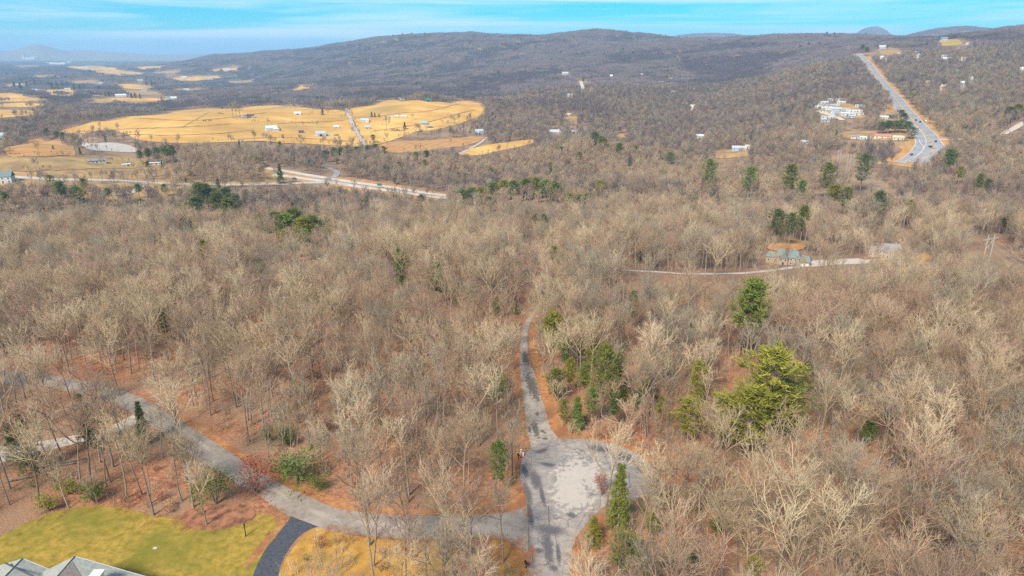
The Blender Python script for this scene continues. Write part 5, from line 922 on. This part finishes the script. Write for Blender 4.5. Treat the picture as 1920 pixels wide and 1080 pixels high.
for lb, dist, i in rows:
    k = seen[lb] = seen.get(lb, 0)+1; short = {'by the gravel drive': 'lane', 'uphill': 'uphill lane'}
    zn = lb.split(' bare tree ')[1]; ref = 'lawn' if 'lawn' in zn else 'pines' if ('green pines' in zn or 'right edge' in zn) else 'uphill lane' if 'uphill' in zn else 'circle' if ('circle' in zn and 'left of' not in zn) or 'dense' in zn else 'lane'
    full = lb if tot[lb] == 1 else lb+', '+('nearest' if k == 1 else ORD[min(k-1, 15)]+' nearest')+' the '+ref
    if len(full.split()) > 16: full = full.replace(' bare tree ', ' tree ')
    if len(full.split()) > 16: full = full.replace('the yellow green pines', 'yellow pines')
    o = tag(empty('bare_tree', (x[i], y[i], z[i]-.1), turn[i], float(S[i])), full, 'tree', 'bare trees of the near wood')
    b = BARE[vi[i]]; link('trunk', b[0], parent=o); c = link('crown', b[1], parent=o); c.material_slots[0].link = 'OBJECT'; c.material_slots[0].material = MT[BK[bark[i]]]
r_ = ~one; m_ = int(r_.sum())
scatter('bare_wood', np.c_[x[r_], y[r_], z[r_]-.1], np.c_[rg.normal(0, .03, m_), rg.normal(0, .03, m_), turn[r_]], np.repeat(S[r_, None], 3, 1), vi[r_]*4+bark[r_], HI, 'leafless tan and grey wood filling the hillside beyond the nearest trees', 'woodland')
near_n = len(x)
# undergrowth
x, y = jitter(52, 260, 3.3, 3, 0.95); z = gz(x, y); bx, by, _ = proj_np(np.c_[x, y, z]); k = ~blocked(x, y) & (rg.uniform(0, 1, len(x)) < .8) & ~near_house(x, y, 1)
k &= ~inside([(-200, 1000), (60, 970), (200, 945), (340, 972), (340, 940), (480, 950), (540, 960), (470, 1100), (400, 1300), (-400, 1300)], bx, by) & ~in_polys(NEARKEEP[:2], bx, by)
x, y, z = x[k], y[k], z[k]; m_ = len(x); u = rg.uniform(0, 1, m_); vi = np.where(u < .83, rg.integers(0, 4, m_), np.where(u < .92, 4, np.where(u < .96, 5, 6)))
scatter('undergrowth', np.c_[x, y, z], np.c_[rg.normal(0, .08, (m_, 2)), rg.uniform(0, 6.28, m_)], np.repeat(rg.uniform(.5, 1.25, m_)[:, None], 3, 1), vi, US, 'thin bare brush and withered saplings on the leaf litter', 'undergrowth')
# the middle distance
x, y = jitter(470, 1850, 5.8, 5, 0.90); z = gz(x, y); k = ~blocked(x, y) & ~near_house(x, y) & (rg.uniform(0, 1, len(x)) < np.clip(.62+1.2*(vnoise(x/90, y/90, 23)-.35), .4, .97)) & ~near_ev(x, y)
x, y, z = x[k], y[k], z[k]; S = rg.uniform(.72, 1.05, len(x)); bad = sees(x, y, z, 17*S, KEEP, ((0, .95), (0, .7), (0, .4))) & (rg.uniform(0, 1, len(x)) < .95); bad |= hides_ev(x, y, z, 17*S) & (rg.uniform(0, 1, len(x)) < .8); x, y, z, S = x[~bad], y[~bad], z[~bad], S[~bad]; m_ = len(x)
hx_, hy_ = [], []
for (nm_, mk_, P_) in FIELDS[:16]:
    W = cat_rom([at(*q) for q in P_], 400, True); L_ = np.linalg.norm(np.diff(W, axis=0), axis=1).sum(); k = rg.integers(0, 400, int(L_/7)); keep_ = vnoise(W[k, 0]/45, W[k, 1]/45, 19) > .42; hx_.append(W[k, 0][keep_]+rg.normal(0, 5, keep_.sum())); hy_.append(W[k, 1][keep_]+rg.normal(0, 5, keep_.sum()))
for A_, B_ in (((500, 262), (690, 276)), ((690, 252), (905, 238)), ((455, 232), (600, 232)), ((700, 236), (790, 236)), ((700, 262), (850, 250)), ((560, 216), (650, 212)), ((60, 262), (140, 280)), ((140, 312), (250, 304)), ((810, 236), (880, 226))):
    A_, B_ = np.array(at(*A_)), np.array(at(*B_)); n_ = int(np.linalg.norm(A_-B_)/6); t_ = rg.uniform(0, 1, n_)[:, None]; q = A_*(1-t_)+B_*t_; keep_ = vnoise(q[:, 0]/30, q[:, 1]/30, 29) > .36; q = q[keep_]; hx_.append(q[:, 0]+rg.normal(0, 2, len(q))); hy_.append(q[:, 1]+rg.normal(0, 2, len(q)))
hx_, hy_ = np.concatenate(hx_), np.concatenate(hy_); k = ~near_house(hx_, hy_) & (hy_ > 470); hx_, hy_ = hx_[k], hy_[k]
x, y = np.r_[x, hx_], np.r_[y, hy_]; z = np.r_[z, gz(hx_, hy_)]; S = np.r_[S, rg.uniform(.12, .42, len(hx_))]; m_ = len(x)
pt = vnoise(x/120, y/120, 31)*.55+rg.uniform(0, 1, m_)*.45; bk = np.clip(((pt-.22)*7).astype(int), 0, 3); bk = np.where(y > 900, np.maximum(bk, 1+rg.integers(0, 3, m_)), bk)
scatter('middle_woods', np.c_[x, y, z-.3], np.c_[rg.normal(0, .03, (m_, 2)), rg.uniform(0, 6.28, m_)], np.repeat(S[:, None], 3, 1), rg.integers(0, 5, m_)*4+bk, LO, 'grey brown leafless woods between the farms and the highway', 'woodland')
mid_n = m_
# the far slopes
tot_far = 0; XF = []
for y0, y1, cell, sx, sz in ((1850, 3300, 31, 1.0, 1.0), (3300, 6500, 42, 1.35, 1.08), (6500, 11000, 75, 2.4, 1.15)):
    x, y = jitter(y0, y1, cell, int(y0), 0.86); z = gz(x, y); h_ = cell*.42; bad = np.zeros(len(x), bool)
    for dx in (-h_, 0, h_):
        for dy in (-h_, h_): bad |= blocked(x+dx, y+dy)
    zz = 15*sz; bad |= near_house(x, y, 18) | (sees(x, y, z, np.full(len(x), zz), KEEP, ((0, .9), (h_, .6), (-h_, .6))) & (rg.uniform(0, 1, len(x)) < .96)); x, y, z = x[~bad], y[~bad], z[~bad]
    e = 14.0; gx = (gz(x+e, y)-gz(x-e, y))/(2*e); gy = (gz(x, y+e)-gz(x, y-e))/(2*e); rz = rg.integers(0, 4, len(x))*math.pi/2; ax, ay = gx*np.cos(rz)+gy*np.sin(rz), -gx*np.sin(rz)+gy*np.cos(rz)
    XF.append((np.c_[x, y, z-.5], np.c_[np.arctan(ay), -np.arctan(ax), rz], np.c_[np.full(len(x), sx), np.full(len(x), sx), sz*rg.uniform(.82, 1.1, len(x))])); tot_far += len(x)
XP = np.concatenate([q[0] for q in XF]); hol = sum(gz(XP[:, 0]+dx, XP[:, 1]+dy) for dx, dy in ((170, 0), (-170, 0), (0, 170), (0, -170)))/4-gz(XP[:, 0], XP[:, 1])   # darker bark in hollows paints the shade of the folds between spurs
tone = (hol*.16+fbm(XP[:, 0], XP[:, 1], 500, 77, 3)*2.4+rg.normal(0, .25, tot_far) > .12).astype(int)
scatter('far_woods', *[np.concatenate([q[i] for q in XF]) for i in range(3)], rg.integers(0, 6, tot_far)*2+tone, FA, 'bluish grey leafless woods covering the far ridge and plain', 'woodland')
# evergreens dotted through the distant woods
x, y = jitter(200, 5200, 36, 41, 0.86); z = gz(x, y); dens = np.clip((vnoise(x/230, y/230, 51)-.42)*2.4, 0, 1)*np.clip(1500/y, .25, 1)*np.where(y < 430, .35, np.where(y < 950, 1.3, 1)); k = (rg.uniform(0, 1, len(x)) < dens*.62+np.where((y > 430) & (y < 900), .09, .03)) & ~blocked(x, y) & ~near_house(x, y)
x, y, z = x[k], y[k], z[k]; k = ~sees(x, y, z, np.full(len(x), 15.), KEEP); x, y, z = x[k], y[k], z[k]; m_ = len(x); S = rg.uniform(.55, 1.1, m_)*np.clip(y/2600, .80, 1.35)*np.where(y < 470, .62, np.where(y < 900, 1.15, 1))
u = rg.uniform(0, 1, m_); scatter('far_evergreens', np.c_[x, y, z], np.c_[np.zeros((m_, 2)), rg.uniform(0, 6.28, m_)], np.c_[S*1.2, S*1.2, S*.95], np.where(u < np.where(y < 950, .15, .62), 4+rg.integers(0, 4, m_), np.where(u < np.where(y < 950, .72, .9), rg.integers(0, 4, m_), 8+rg.integers(0, 4, m_))), EV, 'dark evergreens dotted through the distant bare woods', 'evergreens')
print('TREES', near_n, mid_n, tot_far, m_)
# ------------------------------------------------------------------ haze
hm = bpy.data.materials.new('haze'); hm.use_nodes = True; t = hm.node_tree; t.nodes.clear(); o_ = N(t, 'ShaderNodeOutputMaterial'); pv = N(t, 'ShaderNodeVolumePrincipled'); pv.inputs['Color'].default_value = (0.41, 0.71, 1.0, 1); pv.inputs['Density'].default_value = HAZE_DENSITY; t.links.new(pv.outputs[0], o_.inputs['Volume'])
hz = MB().box(-45000, 45000, -300, 46000, float(ZG.min())-1.0, max(float(ZG.max())+22, CAMZ+40)).build('haze', hm); tag(hz, 'pale blue haze lying over the valley and far ridge', 'haze', kind='stuff')

# ------------------------------------------------------------------ small things by the roads
def placed(name, px, py, label, cat, rz=0.0, group=None): return tag(empty(name, P3(px, py), rz), label, cat, group)
for px, py, lb in ((986, 1066, 'black mailbox on a post by the lane mouth at the bottom'), (972, 862, 'dark mailbox on a post left of the turning circle')):
    o = placed('mailbox', px, py, lb, 'mailbox', .3); MB().box(-.06, .06, -.06, .06, -.2, 1.05).build('post', MT['black'], o)
    m = MB(); n = 8; pr = [(.13*math.cos(math.pi*i/n), .12+.13*math.sin(math.pi*i/n)) for i in range(n+1)]+[(-.13, 0), (.13, 0)]; k = len(pr)
    m.poly([(a*1.4, -.36, 1.05+b*1.4) for a, b in pr]+[(a*1.4, .36, 1.05+b*1.4) for a, b in pr], [tuple(range(k)), tuple(range(k, 2*k))[::-1]]+[(i, k+i, k+(i+1) % k, (i+1) % k) for i in range(k)]); bx_ = m.build('box', MT['black'], o)
    MB().box(.19, .22, -.1, .02, 1.15, 1.5).build('flag', WALL['brick'], bx_)
for i, (px, py) in enumerate(((977, 850), (981, 856))):
    o = placed('marker_post', px, py, ('left' if i == 0 else 'right')+' of two short white marker posts at the circle edge', 'marker post'); MB().tube((0, 0, -.2), (0, 0, .95), .13, n=8).build('post', MT['trim'], o); MB().tube((0, 0, .95), (0, 0, 1.05), .16, .05, n=8).build('cap', MT['trim'], o)
o = placed('lamp_post', 461, 1006, 'slim black post standing alone on the lawn', 'lamp post'); MB().tube((0, 0, -.2), (0, 0, 2.2), .09, .07, 8).build('post', MT['black'], o); MB().tube((0, 0, 2.2), (0, 0, 2.55), .10, .15, 6).tube((0, 0, 2.55), (0, 0, 2.7), .18, .03, 6).build('lamp_head', MT['black'], o)
MT['log'] = mat('weathered_wood', (.10, .08, .07), (.24, .20, .17), 3, bump=.4); MT['leaf'] = MT['verge']
for i, (px, py, ln, an, lb) in enumerate(((130, 868, 6.0, .35, 'longest dark log of the brush pile in the leaf litter'), (118, 874, 4.5, .2, 'dark log lying under the longest one in the leaf litter'), (232, 842, 2.2, .1, 'short grey log lying beyond the leaning trunk'), (40, 900, 5.0, .3, 'dark log lying near the left edge'), (1200, 838, 4, -.5, 'dark log lying behind the turning circle'), (525, 836, 2.4, .1, 'small dark log above the lane bend'))):
    o = placed('fallen_log', px, py, lb, 'log', an); MB().tube((-ln/2, 0, .22), (ln/2, .3, .28), .26, .17, 8).build('trunk', MT['log'], o); MB().tube((ln*.2, .2, .3), (ln*.42, .9, .75), .09, .03, 5).build('branch', MT['log'], o); MB().tube((-ln*.1, 0, .3), (-ln*.3, -.8, .6), .08, .02, 5).build('branch', MT['log'], o)
o = placed('irrigation_box', 291, 1028, 'small pale box lid set in the lawn', 'box lid'); MB().box(-.35, .35, -.25, .25, -.1, .10).build('lid', MT['gravel'], o); MB().box(-.4, .4, -.3, .3, -.1, .05).build('frame', MT['log'], o)
# cars on the highways
CARP = mat('dark_car_paint', (.03, .03, .035), rough=.3, spec=.5); CARW = mat('white_car_paint', (.6, .6, .6), rough=.3, spec=.5); CARR = mat('dark_red_car_paint', (.16, .03, .06), rough=.3, spec=.5)
def car(px, py, yaw, m, label, van=False):
    x_, y_ = at(px, py); o = tag(empty('van' if van else 'car', (x_, y_, float(gz(x_, y_))+.68), yaw, 1.15), label, 'van' if van else 'car', 'vehicles on the highways')
    h = 1.9 if van else 1.42; prof = [(-2.2, .35), (2.2, .35), (2.25, .75), (1.3 if not van else 1.8, .95), (.7 if not van else 1.5, h), (-1.3 if not van else -2.1, h), (-2.0, .98 if not van else h), (-2.25, .8)]; k = len(prof)
    MB().poly([(a, -.85, b) for a, b in prof]+[(a, .85, b) for a, b in prof], [tuple(range(k)), tuple(range(k, 2*k))[::-1]]+[((i+1) % k, i, k+i, k+(i+1) % k) for i in range(k)]).build('body', m, o)
    for sy in (-.87, .87): MB().box(-1.2, .75, min(sy, sy*.98), max(sy, sy*.98), 1.0, h-.12).build('window', MT['glass'], o)
    MB().poly([(.78, -.7, h-.05), (1.32, -.72, 1.0), (1.32, .72, 1.0), (.78, .7, h-.05), (.74, -.7, h-.08), (1.28, -.72, .97), (1.28, .72, .97), (.74, .7, h-.08)], [(0, 1, 2, 3), (7, 6, 5, 4)]).build('windscreen', MT['glass'], o)
    for sx in (-1.35, 1.35):
        for sy in (-.8, .8): MB().tube((sx, sy-.1, .33), (sx, sy+.1, .33), .33, n=10).build('wheel', MT['black'], o)
    return o
hd = lambda a, b: math.atan2(at(*b)[1]-at(*a)[1], at(*b)[0]-at(*a)[0])
up = hd((1700, 213), (1640, 140)); bd_ = hd((1745, 268), (1738, 256))
car(1717, 227, up, CARP, 'dark car in the left lane of the highway straight'); car(1725, 230, up, CARP, 'dark car in the right lane of the highway straight'); car(1754, 267, bd_, CARP, 'dark car in the bend of the highway'); car(1744, 277, bd_+.4, CARP, 'dark car turning at the highway junction'); car(1709, 292, hd((1718, 284), (1702, 298)), CARR, 'dark red car on the lower highway curve'); car(1735, 229, up, CARW, 'white van on the right shoulder of the highway', True); car(1633, 121, up, CARP, 'dark car far up the highway')
car(552, 337, hd((512, 328), (625, 343)), CARP, 'dark car at the valley road junction'); car(745, 245, .2, CARR, 'dark red car parked right of the farm road'); car(753, 246, .2, CARW, 'white van parked in the farm yard row', True)
for i in range(6): x_, y_ = at(735+i*4.6, 246); o = tag(empty('hay_bale', (x_, y_, float(gz(x_, y_))+.6), .3*i), 'dark round bale in the farm yard row, '+['first', 'second', 'third', 'fourth', 'fifth', 'sixth'][i]+' from the left', 'hay bale', 'bales in the farm yard'); MB().tube((-1, 0, .9), (1, 0, .9), 1.05, n=10).build('bale', MT['log'], o)
for i, (px, py) in enumerate(((410, 214), (414, 214), (418, 214.5), (382, 228), (386, 228), (391, 228), (395, 227.5), (628, 255), (631, 255), (634, 255))):
    x_, y_ = at(px, py); o = tag(empty('cow', (x_, y_, float(gz(x_, y_))+.5), i*1.1, 1.3), 'dark cow grazing '+('in the upper row on the left field, ' if i < 3 else 'in the lower row on the left field, ' if i < 7 else 'beside the silver roofed barn, ')+['first', 'second', 'third', 'first', 'second', 'third', 'fourth', 'first', 'second', 'third'][i]+' from the left', 'cow', 'cattle on the farm')
    m = MB(); ring = lambda xx, zz, ry, rz_: [(xx, ry*math.cos(j*math.pi/4), zz+rz_*math.sin(j*math.pi/4)) for j in range(8)]; R_ = [ring(-1.1, 1.05, .12, .2), ring(-.9, 1.05, .36, .40), ring(-.1, .98, .42, .46), ring(.7, 1.05, .36, .42), ring(1.0, .95, .2, .26), ring(1.35, .55, .16, .17), ring(1.6, .35, .09, .1)]
    V_ = [p for r in R_ for p in r]; F_ = [(a*8+j, a*8+(j+1) % 8, a*8+8+(j+1) % 8, a*8+8+j) for a in range(6) for j in range(8)]+[tuple(range(8))[::-1], tuple(range(48, 56))]; m.poly(V_, F_)
    for a in (-.8, .65):
        for b in (-.24, .24): m.tube((a, b, .95), (a+.05, b, .5), .14, .08, 5).tube((a+.05, b, .5), (a, b, 0), .075, .06, 5)
    m.tube((-1.1, 0, 1.1), (-1.2, 0, .4), .04, .02, 4).build('body', MT['black'], o)
# power line: pylons and wires
def pylon(px, py, ty, label, yaw, two=True):
    x_, y_ = at(px, py); H = height_for(x_, y_, ty); o = tag(empty('power_pylon', (x_, y_, float(gz(x_, y_))), yaw), label, 'pylon', 'pylons of the power line'); wpol = MT['pylonwood']
    for xx in ((-2.6, 2.6) if two else (0,)): MB().tube((xx, 0, -1), (xx, 0, H), .30, .20, 7).build('pole', wpol, o)
    MB().box(-6, 6, -.16, .16, H-2.4, H-2.05).build('cross_arm', wpol, o)
    if two: MB().tube((-2.6, .05, H*.55), (2.6, .05, H-2.4), .10).tube((2.6, -.05, H*.55), (-2.6, -.05, H-2.4), .10).build('brace', wpol, o)
    for xx in (-5.4, 0, 5.4): MB().tube((xx, 0, H-2.4), (xx, 0, H-3.6), .10, .14, 6).build('insulator', MT['glass'], o)
    return [o.matrix_basis @ Vector((xx, 0, H-3.6)) for xx in (-5.4, 0, 5.4)], o
MT['pylonwood'] = mat('silvered_pylon_wood', (.36, .32, .27), (.48, .44, .38), 1.0)
PY = [pylon(1585, 345, 290, 'near pylon of the pair on the right crest', R(35)), pylon(1568, 330, 280, 'farther pylon left of the one on the right crest', R(35)), pylon(1846, 500, 440, 'pylon with a long pale cross arm at the right', R(25)), pylon(2080, 640, 560, 'pylon outside the right edge carrying the wires on', R(25))]
for (A, B_) in ((PY[1], PY[0]), (PY[0], PY[2]), (PY[2], PY[3])):
    for k in range(3):
        a, b = A[0][k], B_[0][k]; sag = (b-a).length*.03; pts = [a.lerp(b, t)-Vector((0, 0, sag*4*t*(1-t))) for t in np.linspace(0, 1, 15)]; m = MB()
        for p, q in zip(pts, pts[1:]): m.tube(p, q, .085, n=4)
        tag(m.build('power_wire', MT['steel']), ['left', 'middle', 'right'][k]+' wire of the power line '+('between the two crest pylons' if A is PY[1] else 'from the crest down to the cross arm pylon' if A is PY[0] else 'running off past the right edge'), 'wire', 'wires of the power line')
o = placed('road_sign', 712, 352, 'green highway sign standing on the far verge', 'road sign'); MB().box(-2.6, 2.6, -.06, .06, 2.2, 5.0).build('panel', ROOF['green'], o)
for xx in (-1.6, 1.6): MB().tube((xx, .12, -.5), (xx, .12, 4.8), .1).build('post', MT['steel'], o)
for i, (px, py, ty) in enumerate(((703, 300, 262), (852, 285, 252), (556, 240, 222), (748, 222, 210), (1103, 262, 242))):
    x_, y_ = at(px, py); H = min(height_for(x_, y_, ty), 16); o = tag(empty('utility_pole', (x_, y_, float(gz(x_, y_)))), 'wooden utility pole '+['where the farm road meets the wood', 'on the lower orange field', 'behind the long white farm building', 'behind the row of white sheds', 'in the wood behind the wooded mound'][i], 'pole', 'utility poles in the valley'); MB().tube((0, 0, -1), (0, 0, H), .18, .12, 6).build('pole', MT['log'], o); MB().box(-1.2, 1.2, -.08, .08, H-.9, H-.7).build('cross_arm', MT['log'], o)
# loose bare trees on the farm
for i, (px, py, ty, k, lb) in enumerate(((725, 246, 217, 0, 'big round bare tree in the middle of the farm'), (778, 249, 231, 3, 'bare tree below the teal roofed house'), (595, 240, 226, 0, 'round bare tree behind the silver roofed barn'), (862, 198, 184, 1, 'bare tree on the crest right of the green barn'), (855, 196, 186, 2, 'small bare tree on the crest beside the larger one'), (502, 234, 222, 4, 'bare tree behind the long white farm building'), (524, 248, 236, 2, 'dark bare tree before the long white farm building'), (845, 233, 215, 3, 'bare tree at the right edge of the straw field'), (853, 236, 218, 1, 'second bare tree at the right edge of the straw field'),
        (437, 222, 192, 0, 'left bare tree of the tall clump on the left field'), (444, 224, 190, 3, 'middle bare tree of the tall clump on the left field'), (450, 222, 194, 4, 'right bare tree of the tall clump on the left field'), (660, 252, 236, 1, 'bare tree left of the farm road'), (666, 246, 232, 2, 'small bare tree left of the farm road'), (774, 225, 213, 4, 'bare tree right of the row of white sheds'), (692, 238, 228, 3, 'bare tree beside the white farmhouse'), (634, 288, 258, 1, 'bare tree at the near edge of the straw field'), (570, 238, 228, 2, 'small bare tree behind the low black shed'),
        (625, 212, 186, 0, 'bare tree in front of the brick farmhouse'), (605, 208, 186, 3, 'bare tree left of the brick farmhouse'), (640, 208, 184, 4, 'bare tree at the top of the farm road'), (590, 206, 184, 1, 'bare tree at the far edge of the left field'), (545, 204, 186, 2, 'bare tree at the far edge above the white shed'))):
    x_, y_ = at(px, py); H = height_for(x_, y_, ty); s_ = lo_src[k*4+(i % 3)]; o = tag(empty('bare_tree', (x_, y_, float(gz(x_, y_))), i*.9, H/(17, 19, 15, 18, 16)[k]), lb, 'tree', 'bare trees on the farm'); o.scale.x *= 1.25; o.scale.y *= 1.25
    v_ = FARMTREE[k]; link('trunk', v_[0], parent=o); link('crown', v_[1], parent=o)

# fallen leaves drifting over the edges of paving and lawn
lf = []
for k, mk in enumerate(('verge', 'tanleaf', 'redleaf')):
    rg = np.random.default_rng(200+k); V = []; Fc = []
    for i in range(26):
        q = np.r_[rg.normal(0, .38, 2), rg.uniform(.01, .05)]; a = rg.uniform(0, 6.28); r_ = rg.uniform(.05, .10); d1 = np.array([math.cos(a), math.sin(a), rg.uniform(-.3, .3)])*r_; d2_ = np.array([-math.sin(a), math.cos(a), rg.uniform(-.3, .3)])*r_*.7; b = len(V); V += [q-d1, q+d2_, q+d1, q-d2_]; Fc += [(b, b+1, b+2), (b, b+2, b+3)]
    lf.append(src('leaf_drift_%03d' % k, mesh('leaf_drift', np.array(V), np.array(Fc)), [MT[mk]]))
rg = np.random.default_rng(77); pts = []
for nm, mul, sg in (('turning_circle', 1, .35), ('lawn', 3, 1.5), ('dry_lawn', 2, 1.2), ('lane', 1, .3), ('uphill_lane', 1, .25)):
    for o in [q for q in C.objects if q.name.split('.')[0] == nm]:
        co = np.array([v.co[:] for v in o.data.vertices]); bm_ = bmesh.new(); bm_.from_mesh(o.data); be = [v.co[:] for e in bm_.edges if len(e.link_faces) == 1 for v in e.verts]; bm_.free(); be = np.array(be)
        for k in range(mul): pts.append(be[:, :2]+rg.normal(0, sg, (len(be), 2)))
pts = np.concatenate(pts); pts = pts[(pts[:, 1] > 50) & (pts[:, 1] < 330) & ((rg.uniform(0, 1, len(pts)) < .35) | (vnoise(pts[:, 0]/3.5, pts[:, 1]/3.5, 91) > .6))]; bx, by, _ = proj_np(np.c_[pts, np.zeros(len(pts))]); pts = pts[~inside([(545, 962), (605, 985), (575, 1010), (530, 1090), (525, 1200), (440, 1200), (470, 1085), (492, 1035), (515, 1002)], bx, by)]; m_ = len(pts)
scatter('fallen_leaves', np.c_[pts, gz(pts[:, 0], pts[:, 1])+.05], np.c_[np.zeros((m_, 2)), rg.uniform(0, 6.28, m_)], np.repeat(rg.uniform(.5, 1.1, m_)[:, None], 3, 1), np.where(rg.uniform(0, 1, m_) < .6, 0, rg.integers(1, 3, m_)), collect('leaf_drifts', lf), 'brown and orange fallen leaves drifting over the edges of lawn and paving', 'leaves')
print('LEAVES', m_)
